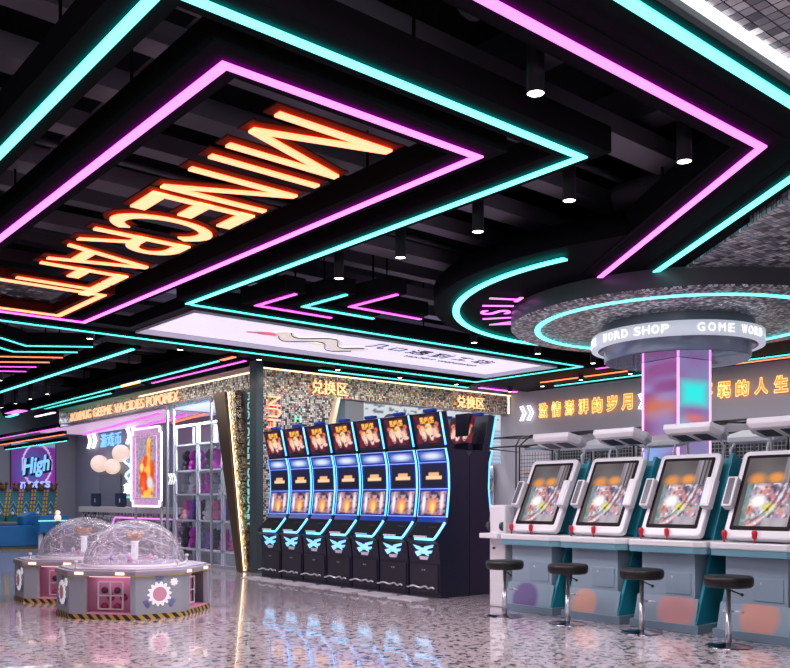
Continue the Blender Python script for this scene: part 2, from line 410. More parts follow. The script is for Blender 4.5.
# far left bundle of bent lines
LG = 'bent neon lines of the far left ceiling'
for nm, p, m in (('upper cyan bent neon line at the left, above the other cyan one', [(3.7, 13.8), (4.48, 14.52), (5.34, 13.92)], CYAN_S),
                 ('lower cyan bent neon line at the left, below the other cyan one', [(3.9, 14.7), (4.5, 15.22), (5.34, 14.60)], CYAN_S),
                 ('upper orange neon line at the far left', [(4.2, 16.05), (5.34, 15.3)], ORG), ('lower orange neon line at the far left', [(4.3, 16.75), (5.34, 15.99)], ORG),
                 ('faint violet neon line at the far left', [(4.5, 17.3), (5.34, 16.7)], MAG_S), ('lowest faint magenta neon line at the far left', [(4.6, 17.9), (5.38, 17.41)], MAG_S)):
    neon(nm, p, m, w_=.035, hw=.12, group=LG)
neon('long diagonal cyan neon line in the left open ceiling', [(5.92, 13.7), (5.95, 21.6)], CYAN, w_=.075)
FG = 'neon lines before the mosaic fascia'
neon('long cyan neon line running along the mosaic fascia', [(7.60, 13.9), (7.75, 24.6)], CYAN_S, w_=.06, group=FG)
neon('short second cyan neon line nearest the mosaic fascia', [(7.98, 19.7), (7.98, 24.2)], CYAN_S, w_=.06, hw=.2, group=FG)
neon('magenta neon line along the right end of the mosaic fascia', [(7.95, 13.55), (7.95, 17.4)], MAG_S, w_=.06, hw=.2, group=FG)
neon('tiny orange neon stub near the top of the dark teal post', [(7.58, 13.3), (7.58, 13.75)], ORG, w_=.09, hw=.16, group=FG)
neon('magenta neon stub at the far end of the cyan line', [(7.62, 25.0), (7.65, 26.2)], MAG, w_=.3, hw=.5, group=FG)
neon('far cyan neon line at the left edge beyond the fascia', [(7.86, 26.3), (7.9, 27.3)], CYAN, w_=.14, group=FG)
HG = 'low neon lines over the far left machines'
for nm, x, y0, y1, z, m in (('magenta neon line low over the far left mural', 7.4, 21.5, 26.8, 3.05, MAG_S), ('orange neon line low over the far left mural', 7.55, 21.5, 26.8, 2.9, ORG), ('cyan neon line low over the far left mural, the lowest of three', 7.7, 21.8, 26.8, 2.76, CYAN_S)):
    neon(nm, [(x, y0), (x, y1)], m, w_=.045, hw=.11, z=z, hh=.1, group=HG)
RG = 'neon lines of the right rear ceiling'
neon('left orange neon line before the golden wall writing', [(14.18, 10.96), (14.18, 12.03)], ORG, w_=.06, hw=.16, hh=.03, group=RG)
neon('middle orange neon line before the golden wall writing', [(14.18, 9.84), (14.18, 10.89)], ORG, w_=.06, hw=.16, hh=.03, group=RG)
neon('cyan neon line close to the golden wall writing, left of the pillar', [(14.85, 9.9), (14.85, 12.2)], CYAN_S, w_=.06, hw=.2, hh=.03, group=RG)
neon('short magenta neon line left of the round drum', [(13.5, 9.4), (13.5, 10.1)], MAG_S, w_=.06, hw=.18, hh=.03, group=RG)
neon('cyan neon line close to the wall, right of the pillar', [(14.7, 6.0), (14.7, 9.6)], CYAN_S, w_=.06, hw=.2, hh=.03, group=RG)
neon('orange neon line right of the round drum', [(14.95, 6.2), (14.95, 8.1)], ORG, w_=.06, hw=.12, z=3.77, hh=.03, group=RG)
neon('cyan neon line above the exchange counter fascia', [(9.6, 13.62), (13.6, 13.62)], CYAN_S, w_=.05, hw=.2, group=RG)
neon('magenta neon stub over the right end of the fascia', [(13.8, 13.45), (15.0, 13.45)], MAG, w_=.09, hw=.2, group=RG)
t = thing('ceiling_sign', 'small amber lit sign hung along the cyan line by the fascia', 'sign', (7.72, 17.3, 3.72))
MB().box((-.06, 0, 0), (.06, 1.05, .3)).build('sign_body', BLACKS, t)
MB().box((-.075, .03, .03), (-.061, 1.02, .25)).build('sign_face', AMB, t)
text('lettering', '娱乐欢乐世界', WHITEP, frame((-.078, 1.0, .06), (0, -1, 0), (0, 0, 1)), .94, .16, .01, .004, t)
t = thing('wall_washer', 'bright white lamp at the far end of the fascia', 'lamp', (8.0, 24.5, 3.62))
MB().box((-.05, -1.0, .02), (.05, .6, .12)).build('lamp_body', BLACKS, t); MB().box((-.04, -.95, 0), (.04, .55, .02)).build('lamp_lens', WHITE_E, t)

# soffits
def poly_soffit(name, poly, z0, z1, m): return struct(name, MB().prism(poly, z0, z1), m)
SO = 3.803
for a, b in (((5.25, 10.0), (13.35, 10.58)), ((5.25, 12.45), (13.35, 13.6)), ((12.95, 10.58), (13.35, 12.45)), ((5.25, 10.58), (5.42, 12.45))):
    struct('ceiling_soffit', MB().box((a[0], a[1], SO + .03), (b[0], b[1], 4.0)), BLACKS)
struct('ceiling_soffit', MB().box((1.5, 12.25, SO + .03), (5.25, 13.0, 4.0)), BLACKS)
struct('ceiling_soffit', MB().box((13.4, 4.0, 3.80), (15.3, 13.4, 3.95)), BLACKS)
C = (10.17, 6.33)
# band between the magenta and cyan arrow lines
band = [(-1.5, 2.60), (6.2, 2.60), (8.35, 5.5), (7.9, 5.9), (5.88, 3.12), (-1.5, 3.12)]
struct('ceiling_soffit', MB().prism([(-1.5, 2.42), (6.30, 2.42), (8.5, 5.4), (7.85, 6.1), (5.80, 3.18), (-1.5, 3.18)], SO + .004, 4.05), BLACK)
# round soffit that carries the arc
n = 72
struct('ceiling_soffit', MB().lathe([(3.42, SO + .01), (3.42, 4.05), (1.0, 4.05), (1.0, SO + .01)], n, Matrix.Translation((C[0] + .05, C[1] - .3, 0)), cap=True), BLACK)
# mosaic ceiling
mz = SO - .015
struct('mosaic_ceiling', MB().prism([(-2, -1.2), (15.2, -1.2), (15.2, 6.0), (8.62, 5.4), (6.34, 2.36), (-2, 2.36)], mz, mz + .1), MOS_C, 'silver mirror mosaic ceiling')
t = thing('reflection_strip', 'white glowing strip added as reflected light between the cyan line and the mosaic ceiling', 'light', (3, 2.38, mz))  # band of light mirrored in the tiles, added as an emissive strip
MB().box((-4.5, -.065, -.03), (3.3, -.02, 0)).build('reflection_glow', glow('reflection_white', (1, .97, 1), 1.4), t)
MB().box((-4.5, -.018, -.065), (3.33, .02, 0)).build('edge_rail', TPOST, t)

# ------------------------------------------------------------------ big ceiling letters
t = thing('ceiling_sign', 'row of big glowing amber block letters mounted flat on the ceiling', 'sign', (3.02, 4.72, 3.77))
LX, SY, SX = .94, .066, .13          # cap height, stroke along the reading line, stroke along the height
def strokes(ch, a, b):
    """convex quads (height, reading position)"""
    st = lambda y: [(0, y), (LX, y), (LX, y + SY), (0, y + SY)]
    bar = lambda h, y0, y1, k=SX: [(h, y0), (h + k, y0), (h + k, y1), (h, y1)]
    dg = lambda h0, y0, h1, y1, w=SY: [(h0, y0), (h1, y1), (h1, y1 + w), (h0, y0 + w)]
    def arc(hc, yc, rh, ry, t0, t1, n=22):
        q = []
        for i in range(n):
            u = R(t0 + (t1 - t0) * i / n); v = R(t0 + (t1 - t0) * (i + 1) / n)
            P_ = lambda w, k: (hc + (rh - SX * k) * math.sin(w), yc + (ry - SY * 1.05 * k) * math.cos(w))
            q.append([P_(u, 0), P_(v, 0), P_(v, 1), P_(u, 1)])
        return q
    m = (a + b) / 2
    if ch == 'M': return [st(a), st(b - SY), dg(LX, a, 0, m - SY * .55, SY * 1.1), dg(LX, b - SY, 0, m - SY * .55, SY * 1.1)]
    if ch == 'I': return [st(a)]
    if ch == 'N': return [st(a), st(b - SY), dg(LX, a, 0, b - SY)]
    if ch == 'E': return [st(a), bar(0, a, b), bar(LX - SX, a, b), bar(LX / 2 - SX / 2, a, b - .05)]
    if ch == 'F': return [st(a), bar(LX - SX, a, b), bar(LX / 2 - SX / 2, a, b - .05)]
    if ch == 'T': return [bar(LX - SX, a, b), st(m - SY / 2)]
    if ch == 'A': return [dg(0, a, LX, m - SY * .6, SY), dg(0, b - SY, LX, m - SY * .4, SY), bar(.20, a + .14, b - .14, SX * .9)]
    if ch == 'C': return arc(LX / 2, m + .03, LX / 2 + .01, (b - a) / 2 + .03, 42, 318)
    if ch == 'R': return [st(a), bar(LX - SX, a, m), bar(.40, a, m, SX * .9)] + arc((LX + .40) / 2, m, (LX - .40) / 2, b - m, -90, 90, 12) + [dg(.42, m - .06, 0, b - SY * 1.1, SY * 1.1)]
def convex_offset(q, e):
    if sum(q[i][0] * q[(i + 1) % 4][1] - q[(i + 1) % 4][0] * q[i][1] for i in range(4)) < 0: q = q[::-1]
    o = []
    for i in range(4):
        p0, p1, p2 = (Vector(q[i - 1]), Vector(q[i]), Vector(q[(i + 1) % 4]))
        d1 = (p1 - p0).normalized() if (p1 - p0).length > 1e-6 else Vector((1, 0)); d2 = (p2 - p1).normalized() if (p2 - p1).length > 1e-6 else d1
        n1 = Vector((d1.y, -d1.x)); n2 = Vector((d2.y, -d2.x)); k = n1 + n2
        k = k.normalized() if k.length > .01 else n1
        o.append(tuple(p1 + k * min(e / max(k.dot(n1), .3), e * 1.6)))
    return o
EMBER = mat('halo_red_plate', (.10, .012, .006), .7, spec=.05)  # colour of plates added to carry a red halo
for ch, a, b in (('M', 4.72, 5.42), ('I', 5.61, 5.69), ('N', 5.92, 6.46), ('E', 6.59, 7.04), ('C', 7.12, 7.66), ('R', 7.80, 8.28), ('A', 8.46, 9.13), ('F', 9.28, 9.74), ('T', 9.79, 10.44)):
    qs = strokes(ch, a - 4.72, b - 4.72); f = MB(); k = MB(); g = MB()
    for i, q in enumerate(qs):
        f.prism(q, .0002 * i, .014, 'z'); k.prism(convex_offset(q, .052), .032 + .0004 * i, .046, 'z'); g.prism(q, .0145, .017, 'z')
    L = f.build('letter', LETT, t); k.build('added_halo_plate', EMBER, L); g.build('added_halo_strip', glow('ember_halo_strip', (1, .09, .01), 5), L)  # plate and hidden emitter added for the glow around each letter
# rectangular amber frame with grille
t = thing('ceiling_glow', 'amber neon frame around a dark grille at the end of the big letters', 'light', (3.0, 10.3, 3.77))
q = [(-.38, .02), (1.08, .02), (1.08, 1.55), (-.38, 1.55)]
MB().ribbon(q, .075, 0, .015, True).build('light_tube', LETT, t)
MB().ribbon(q, .22, .0155, .12, True).build('channel', EMBER, t)
MB().box((-.3, .15, .12), (.95, 1.42, .14)).build('grille', mosaic('pinhole_grille', 9, [(.05, .04, .05), (.25, .24, .28), (.03, .03, .04), (.4, .38, .45)], .7, .3, .4, (.01, .01, .01), 'xy'), t)

# ------------------------------------------------------------------ light box in the soffit
t = thing('light_box', 'long pale lavender light box with calligraphy and a winding beast in the soffit', 'light box', (5.42, 10.58, 3.9))
MB().box((.0, .0, -.02), (7.53, 1.87, .02)).build('diffuser', glow('lavender_diffuser', (.78, .70, 1), .92), t)
fr = MB()
for a, b in (((0, 0, -.1), (7.53, .02, -.02)), ((0, 1.85, -.1), (7.53, 1.87, -.02)), ((0, .02, -.1), (.02, 1.85, -.02)), ((7.51, .02, -.1), (7.53, 1.85, -.02))): fr.box(a, b)
fr.build('frame', WHITEM, t)
INK = mat('ink_black', (.02, .02, .03), .6)
# calligraphy reads from below with its head towards the counter
ink2 = mat('olive_ink', (.25, .27, .15), .6)
for s, y, x0, w_, h_, mm in (('几', .45, 3.55, .36, .40, INK), ('口', .55, 4.05, .25, .28, INK), ('遇', .45, 4.45, .42, .42, INK), ('到', .47, 5.0, .38, .42, INK), ('工', .55, 5.55, .36, .30, INK), ('坊', .47, 6.05, .42, .42, INK), ('HAPPY', 1.05, 4.7, .7, .12, ink2), ('WORKSHOP', 1.08, 5.5, 1.0, .12, ink2)):
    text('lettering', s, mm, frame((x0, y + h_, -.035), (1, 0, 0), (0, -1, 0)), w_, h_ * .85, -.02, .01, t)
dr = MB(); pts = [(1.95 + .12 * k, .8 + .22 * math.sin(k * .7) + .03 * k, -.03) for k in range(15)]
for k, p in enumerate(pts): dr.ball(p, .17 + .03 * math.sin(k), 8, (1, 1, .06))
dr.build('beast_drawing', glow('cream_print', (.72, .62, .60), .8), t)
MB().tube([(p[0], p[1] - .19, -.045) for p in pts], .008, 6).tube([(p[0], p[1] + .17, -.045) for p in pts], .008, 6).build('beast_outline', INK, t)
MB().ball((1.75, .95, -.03), .16, 8, (1.6, .8, .06)).ball((1.5, 1.0, -.03), .08, 8, (1.4, .8, .06)).build('red_pearl', glow('red_print', (.6, .02, .10), .8), t)
yb = MB(); [yb.ball(p, .12, 8, (1.4, .6, .06)) for p in ((3.2, 1.25, -.03), (3.5, 1.3, -.03), (2.8, 1.2, -.03))]; yb.build('yellow_claws', glow('yellow_print', (.75, .68, .25), .8), t)

# ------------------------------------------------------------------ round mosaic disc, drum and pillar
t = thing('ceiling_disc', 'round silver mosaic ceiling disc with a cyan ring over the pillar', 'ceiling ornament', (C[0], C[1], 3.58))
MB().lathe([(.95, 0), (2.13, 0), (2.15, .02)], 96, cap=False).build('mosaic_face', MOS_D, t)
MB().lathe([(2.15, .02), (2.15, .225)], 96, cap=False).build('rim', mat('satin_graphite', (.09, .09, .10), .35, .3), t)
def ringmb(r, w_, z0, z1, a0=0, a1=2 * PI, n=96):
    full = abs(a1 - a0 - 2 * PI) < 1e-6
    m = n if full else n + 1
    return MB().ribbon([(r * math.cos(a0 + (a1 - a0) * i / n), r * math.sin(a0 + (a1 - a0) * i / n)) for i in range(m)], w_, z0, z1, full)
ringmb(1.80, .07, -.015, .0).build('light_ring', CYAN, t)
t = thing('ceiling_arc_light', 'big cyan neon arc curving around the mosaic disc', 'neon light', (C[0] + .04, C[1] - .3, ZC))
a0, a1 = R(62), R(186)
ringmb(3.12, .09, 0, .015, a0, a1).build('light_tube', CYAN, t); ringmb(3.12, .26, .05, .06, a0, a1).build('channel', HALO, t); ringmb(3.12, .08, .0155, .018, a0, a1).build('added_halo_strip', HALO_STRIP['cyan_neon'], t)
t = thing('ceiling_sign', 'magenta letters curving between the cyan arc and the mosaic disc', 'sign', (C[0] + .04, C[1] - .3, ZC))
for i, ch in enumerate('VISIT'):
    a = R(117) + R(8.4) * i
    er = Vector((math.cos(a), math.sin(a), 0)); et = Vector((math.sin(a), -math.cos(a), 0))   # heads towards the centre
    p = er * 2.93 - et * .12; vs, fs = glyph_mesh(ch, .0, .5); b = bbox(vs)
    wd = {'I': .04}.get(ch, .22)
    M = Matrix.Identity(4); u = -er; 
    vv = [tuple(er * 2.80 + (-er) * ((v[1] - b[2]) / (b[3] - b[2]) * .40) + et * (((b[0] + b[1]) / 2 - v[0]) / max(b[1] - b[0], .01) * -wd) + Vector((0, 0, .0 if v[2] > 0 else .012))) for v in vs]
    MB().add(vv, fs).build('letter', MAG, t)
t = thing('ceiling_drum', 'round suspended drum with a pale lettered band above the pillar', 'sign', (C[0], C[1], 3.12))
MB().lathe([(.96, .17), (.96, .46)], 64, cap=False).build('neck', mat('satin_graphite2', (.16, .17, .20), .3, .4), t)
MB().lathe([(1.0, .155), (1.08, .155), (1.08, .325), (.97, .325)], 80, cap=False).build('band', glow('pale_band', (.62, .66, .8), .62), t)
MB().lathe([(.90, .0), (.92, .02), (.92, .16), (1.0, .155)], 80, cap=False).build('lower_drum', mat('mirror_blue_grey', (.36, .42, .56), .12, .2, coat=.6), t)
MB().lathe([(.02, -.005), (.905, -.005)], 80, cap=False).build('bottom_plate', mat('mirror_blue_grey'), t)
Lw = glow('white_band_letter', (1, .98, 1), 1.15)
ca = math.atan2(-C[1], -C[0])                    # direction from the drum to the viewer
def band_word(s, start, step):
    k = MB(); a = start
    for ch in s:
        if ch != ' ':
            vs, fs = glyph_mesh(ch, -.008, .5); b = bbox(vs); wd = .085 if ch != 'I' else .04
            vv = []
            for v in vs:
                aa = a + ((v[0] - b[0]) / max(b[1] - b[0], .01)) * wd / 1.09
                rr = 1.082 + (.008 if v[2] > 0 else 0)
                vv.append((rr * math.cos(aa), rr * math.sin(aa), .185 + (v[1] - b[2]) / (b[3] - b[2]) * .105))
            k.add(vv, fs)
        a += step
    return k.build('lettering', Lw, t)
band_word('WORD', ca - R(55), R(6.2)); band_word('SHOP', ca - R(27), R(6.0)); band_word('GOME', ca + R(13), R(6.8)); band_word('WORD', ca + R(44), R(6.4)); band_word('GOME', ca - R(90), R(6.5))
for an, mm in ((-52, CYAN_S), (28, WHITE_E), (36, MAG_S)):
    pass
# pillar: four lit panels between magenta edge tubes
t = thing('pillar', 'square pillar of glowing pink and cyan screens edged with magenta tubes', 'pillar', (C[0], C[1], 0), R(-10))
s_ = .295
MB().box((-s_ + .02, -s_ + .02, 0), (s_ - .02, s_ - .02, 3.115)).build('core', BLACKS, t)
def pil_a(u, v):
    c = lerp((.24, .06, .20), (.30, .09, .30), vn(u * 2, v * 9, 1))
    c = lerp(c, (.62, .17, .10), blob(u, v, .5, .80, .8, .07) * 1.6); c = lerp(c, (.5, .1, .12), blob(u, v, .6, .66, .7, .05))
    c = lerp(c, (.30, .30, .62), .8 * max(0, vn(u * 1.5, v * 26, 3) - .45) * 2)
    return lerp(c, (.25, .42, .85), blob(u, v, .1, .58, .8, .12) * 1.4)
def pil_b(u, v):
    c = lerp((.30, .12, .36), (.22, .24, .45), vn(u * 2, v * 12, 5))
    c = lerp(c, (.03, .85, .80), min(1, max(0, 1.35 - max(abs(u - .5) / .42, abs(v - .855) / .05))) * 1.2)
    c = lerp(c, (.75, .2, .15), blob(u, v, .5, .75, .5, .03)); c = lerp(c, (.9, .5, .85), blob(u, v, .9, .69, .6, .04) * 1.2)
    return lerp(c, (.2, .6, .8), blob(u, v, .1, .7, .5, .06))
picture('screen_panel', SCREEN, pil_a, 14, 90, (-s_, s_, .05), (0, -2 * s_, 0), (0, 0, 3.06), t)
picture('screen_panel', SCREEN, pil_b, 14, 90, (-s_, -s_, .05), (2 * s_, 0, 0), (0, 0, 3.06), t)
picture('screen_panel', SCREEN, pil_a, 8, 30, (s_, -s_, .05), (0, 2 * s_, 0), (0, 0, 3.06), t)
picture('screen_panel', SCREEN, pil_b, 8, 30, (s_, s_, .05), (-2 * s_, 0, 0), (0, 0, 3.06), t)
for sx_, sy_ in ((-1, -1), (-1, 1), (1, -1), (1, 1)):
    MB().tube([(sx_ * s_, sy_ * s_, .02), (sx_ * s_, sy_ * s_, 3.11)], .016, 8).build('edge_tube', glow('magenta_edge', (1, .25, .85), 2.2), t)

# ------------------------------------------------------------------ downlights
DL = [((3.95, 3.39), 'near the top centre, between the magenta arrow line and the cyan corner'), ((5.55, 3.39), 'inside the tip of the magenta arrow line'), ((5.57, 4.43), 'just right of the cyan corner tip'),
      ((5.59, 5.47), 'right of the cyan outline, fourth from the near end of its row'), ((5.6, 6.55), 'right of the cyan outline, halfway along'), ((5.62, 7.6), 'just above the left magenta chevron'),
      ((9.49, 9.37), 'under the cyan arc near the magenta letters'), ((4.88, 12.84), 'on the soffit left of the light box, leftmost of its row'), ((6.34, 12.84), 'on the soffit behind the left end of the light box'),
      ((7.83, 12.89), 'above the dark teal post'), ((9.55, 12.95), 'above the left golden exchange sign'), ((11.1, 13.0), 'above the middle of the exchange fascia'), ((12.65, 13.0), 'above the right golden exchange sign'),
      ((11.01, 9.4), 'left of the drum near the end of the cyan arc'), ((12.53, 9.44), 'just left of the drum and the pillar'), ((14.25, 12.04), 'over the left end of the golden wall writing'), ((14.1, 10.92), 'between the two orange lines'),
      ((14.1, 9.75), 'right of the second orange line'), ((14.4, 13.1), 'over the corner of the exchange counter and the back wall'), ((5.2, 18.47), 'at the left edge under the orange lines'),
      ((6.7, 20.19), 'in the left open ceiling, first from the right of its row'), ((6.72, 21.43), 'in the left open ceiling, second from the right of its row'), ((6.74, 22.63), 'in the left open ceiling, third from the right of its row'), ((6.77, 23.89), 'in the left open ceiling, at its far left end')]
proto = thing('downlight', '', 'lamp', (0, 0, 0), 0, 'cylinder downlights of the ceiling')
MB().lathe([(.05, 0), (.053, 0), (.053, .42), (.03, .44)], 20, cap=False).build('housing', mat('black_lamp_can', (.010, .010, .013), .5, spec=.2), proto)
MB().lathe([(.004, .006), (.049, .006)], 20, cap=False).build('lens', SPOT_E, proto)
for i, ((x, y), wh) in enumerate(DL):
    o = proto if i == 0 else dup(proto)
    o.location = (x, y, 3.70); o['label'] = 'black cylinder downlight ' + wh
    l = bpy.data.lights.new('downlight_beam', 'SPOT'); l.energy = 60; l.spot_size = R(110); l.spot_blend = .8; l.shadow_soft_size = .06; l.color = (1, .93, .90)
    lo = bpy.data.objects.new('downlight_beam', l); COL.objects.link(lo); lo.location = (x, y, 3.69)

# ------------------------------------------------------------------ slot machines
slots_label = 'cyan-edged upright gaming machine with three stacked screens'
def marq(u, v):
    c = lerp((.015, .004, .02), (.22, .008, .03), 1.4 * vn(u * 3, v * 4, 2) - .3)
    for cx, cy, a_, b_, cc in ((.25, .46, .15, .22, (1, .55, .34)), (.52, .50, .17, .26, (1, .72, .5)), (.78, .44, .15, .20, (1, .55, .42)), (.30, .27, .10, .20, (1, .72, .6)), (.60, .28, .10, .22, (1, .68, .58)), (.82, .26, .16, .08, (1, .62, .55)), (.14, .62, .09, .09, (.9, .15, .06)), (.86, .66, .09, .10, (.9, .16, .08))):
        if vn(u * 12, v * 14, cx * 9) > .12: c = lerp(c, cc, 3.2 * blob(u, v, cx, cy, a_, b_))
    if abs(u - .5) < .27 and .70 < v < .92: c = lerp((.95, .28, .02), (1, .75, .12), vn(u * 16, v * 12, 4)) if vn(u * 20, v * 12, 8) > .28 else (.25, .03, .01)
    if blob(u, v, .5, .60, .12, .08) > .2: c = (1, .62, .08)
    return lerp(c, (.12, .004, .02), 2.0 * max(0, vn(u * 11, v * 9, 5) - .72) * 2)
def logo(u, v):
    c = lerp((.003, .003, .012), (.006, .008, .05), v)
    if abs(u - .5) < .22 and .48 < v < .64 and vn(u * 20, v * 6, 1) > .2: c = (1, .50, .22)
    if abs(u - .5) < .34 and .30 < v < .47 and vn(u * 18, v * 6, 3) > .18: c = (1, .68, .42)
    return c
def lower(u, v):
    c = lerp((.22, .12, .28), (.75, .42, .42), vn(u * 7, v * 5, 6))
    c = lerp(c, (.03, .01, .05), 3 * max(0, vn(u * 12, v * 12, 9) - .5))
    c = lerp(c, (1, .35, .12), 2 * blob(u, v, .48, .38, .26, .4)); c = lerp(c, (1, .75, .25), 1.6 * blob(u, v, .5, .3, .12, .3))
    c = lerp(c, (.9, .9, 1), 2 * blob(u, v, .14, .5, .09, .5)); c = lerp(c, (.9, .82, .85), 2 * blob(u, v, .85, .55, .1, .5))
    return lerp(c, (.05, .03, .08), 1.6 * blob(u, v, .5, .92, .3, .12))
def banner(u, v):
    return lerp((.08, .14, .55), (.75, .85, 1), 1.5 * blob(u, v, .5, .5, .5, .5))
def slot():
    t = thing('slot_machine', slots_label, 'gaming machine', (0, 0, 0), 0, 'row of cyan-edged gaming machines')
    prof = [(.03, 0), (.03, .46), (.0, .72), (-.05, .76), (-.05, .80), (.14, .985), (.17, 1.06), (.215, 1.46), (.20, 1.82), (.15, 1.98), (.50, 1.98), (.575, 1.90), (.575, 0)]
    MB().prism(prof, -.305, .305, 'y').build('body', NAVY, t, .006)
    e = [(-.055, .79), (.0, .845), (.10, .955), (.135, 1.0), (.165, 1.07), (.19, 1.25), (.21, 1.46), (.205, 1.65), (.19, 1.82), (.145, 1.99)]
    MB().tube([(x - .010, -.298, z) for x, z in e[4:]], .013, 8).build('edge_tube', BLUE_E, t)
    MB().tube([(x - .012, -.296, z) for x, z in e[:4]], .017, 8).build('console_tube', BLUE_E, t)
    MB().tube([(.045, -.290, 2.46), (.145, -.290, 2.035)], .013, 8).build('marquee_tube', BLUE_E, t)
    MB().tube([(x - .006, .292, z) for x, z in e[4:]], .005, 6).build('edge_line', BLUE_E, t)
    for zz, xx in ((1.985, .135), (1.81, .188), (1.45, .203), (1.075, .160)): MB().tube([(xx - .002, -.28, zz), (xx - .002, .28, zz)], .0055, 6).build('cross_line', glow('deep_blue_line', (.06, .25, 1), 1.0), t)
    fp = MB().prism([(.133, .995), (.163, 1.07), (.208, 1.46), (.193, 1.82), (.143, 1.985), (.17, 1.985), (.22, 1.82), (.235, 1.46), (.19, 1.06), (.16, .985)], -.275, .275, 'y')
    fp.build('front_trim', SBLUE, t, .004)
    def scr(nm, fn, x0, z0, x1, z1, wd, nu, nv, m=SCREEN, push=.006):
        return picture(nm, m, fn, nu, nv, (x0 - push, wd / 2, z0), (0, -wd, 0), (x1 - x0, 0, z1 - z0), t)
    scr('lower_screen', lower, .167, 1.10, .203, 1.42, .50, 34, 26)
    scr('middle_screen', logo, .206, 1.48, .198, 1.79, .48, 26, 20)
    scr('banner_plate', banner, .188, 1.835, .150, 1.955, .50, 12, 6)
    MB().prism([(.05, 2.47), (.15, 2.035), (.27, 2.06), (.17, 2.49)], -.285, .285, 'y').build('marquee', NAVY, t, .012)
    scr('marquee_screen', marq, .1435, 2.065, .0565, 2.44, .49, 34, 36, SCREEN)
    MB().box((.08, -.10, 2.48), (.17, .10, 2.53)).build('marquee_cap', SBLUE, t, .01)
    MB().box((.16, -.28, 1.97), (.30, .28, 2.08)).build('neck', NAVY, t)
    # control deck
    dk = MB().prism([(-.052, .803), (.135, .984), (.13, 1.0), (-.062, .815)], -.26, .26, 'y').build('control_deck', mat('deck_black', (.006, .006, .009), .6, spec=.1), t)
    bt = MB()
    for k in range(5): bt.box((-.045, -.2 + k * .09, .835), (-.0, -.14 + k * .09, .85), Matrix.Translation((.02, 0, -.0)))
    bt.build('button', mat('pale_button', (.7, .66, .72), .3), dk)
    MB().box((.05, -.2, .925), (.09, -.05, .945)).build('card_reader', DGREY, dk)
    MB().box((-.068, -.27, .765), (-.048, .10, .797)).build('light_bar', BLUE_L, t)
    MB().box((-.09, -.14, .80), (-.04, .1, .825)).build('hand_rest', mat('pale_button'), t, .006)
    # emblem on the apron
    em = MB()
    def y2(p): return [(-q[0], q[1]) for q in p]
    for P_ in ([(-.2, .70), (-.05, .67), (-.04, .62), (-.13, .64)], [(-.17, .60), (-.05, .63), (-.05, .57), (-.12, .54)], [(.05, .68), (.21, .71), (.19, .67), (.06, .64)], [(.05, .62), (.18, .63), (.15, .59), (.06, .58)], [(.03, .68), (.07, .67), (.10, .55), (.04, .57)], [(-.04, .66), (.04, .66), (.03, .58), (-.03, .58)]):
        q = [(-p[0], p[1]) for p in P_]
        em.add([((.0 + (.72 - z) * .09) - .008, y, z) for y, z in q] + [((.0 + (.72 - z) * .09) + .004, y, z) for y, z in q], [(0, 1, 2, 3), (7, 6, 5, 4), (0, 4, 5, 1), (1, 5, 6, 2), (2, 6, 7, 3), (3, 7, 4, 0)])
    em.build('emblem', glow('emblem_cyan', (.06, .55, .95), 1.1), t)
    MB().prism([(-.09, .545), (.09, .545), (.07, .50), (-.07, .50)], .012, .022, 'x').build('nameplate', mat('pale_button'), t)
    dr = MB().box((.012, -.275, .07), (.032, .275, .44)).build('door', mat('slot_door', (.022, .018, .03), .3), t, .005)
    MB().box((.006, -.03, .355), (.014, -.012, .372)).box((.006, .012, .355), (.014, .03, .372)).build('lock', CHROME, dr)
    MB().tube([(-.02 - .03 * math.cos(k * PI / 8), -.27 + k * .54 / 16, .135 + .012 * math.sin(k * 1.1)) for k in range(17)], .012, 8).build('foot_rail', CHROME, t)
    return t
sm = slot()
ordn = ['nearest', 'second nearest', 'third nearest', 'fourth nearest', 'fifth nearest', 'sixth nearest', 'farthest']
for i in range(7):
    o = sm if i == 0 else dup(sm)
    o.location = (7.80, 8.66 + i * .641, 0); o['label'] = slots_label + ', ' + ordn[i] + ' in the front row'
backs = []
for i in range(3):
    o = dup(sm); o.location = (8.955, 8.66 + i * .641, 0); o.rotation_euler = (0, 0, PI); o['group'] = 'rear row of gaming machines'
    o['label'] = 'gaming machine of the rear row seen from its dark side, ' + ['nearest', 'middle', 'farthest'][i] + ' of three'
    s2 = dup([c for c in sm.children if c.name.startswith('marquee_screen')][0], o); s2.location = (.145 + .20, 0, 0.02); s2.name = 'rear_marquee_screen'
    if i == 0:
        for c in sm.children:
            if c.name.startswith(('edge_tube', 'console_tube', 'marquee_tube')): m2 = dup(c, o); m2.scale = (1, -1, 1)
    if i == 0: MB().box((.36, -.10, 1.98), (.46, .16, 2.50)).build('service_box', NAVY, o, .01)
for i in range(7):
    tag(MB().box((7.38, 8.42 + i * .641, 0), (7.68, 8.90 + i * .641, .012)).build('foot_mat', mat('pale_mat', (.62, .58, .62), .3)), 'pale flat foot mat before the ' + ordn[i] + ' gaming machine of the row', 'mat', 'pale mats before the gaming machines')

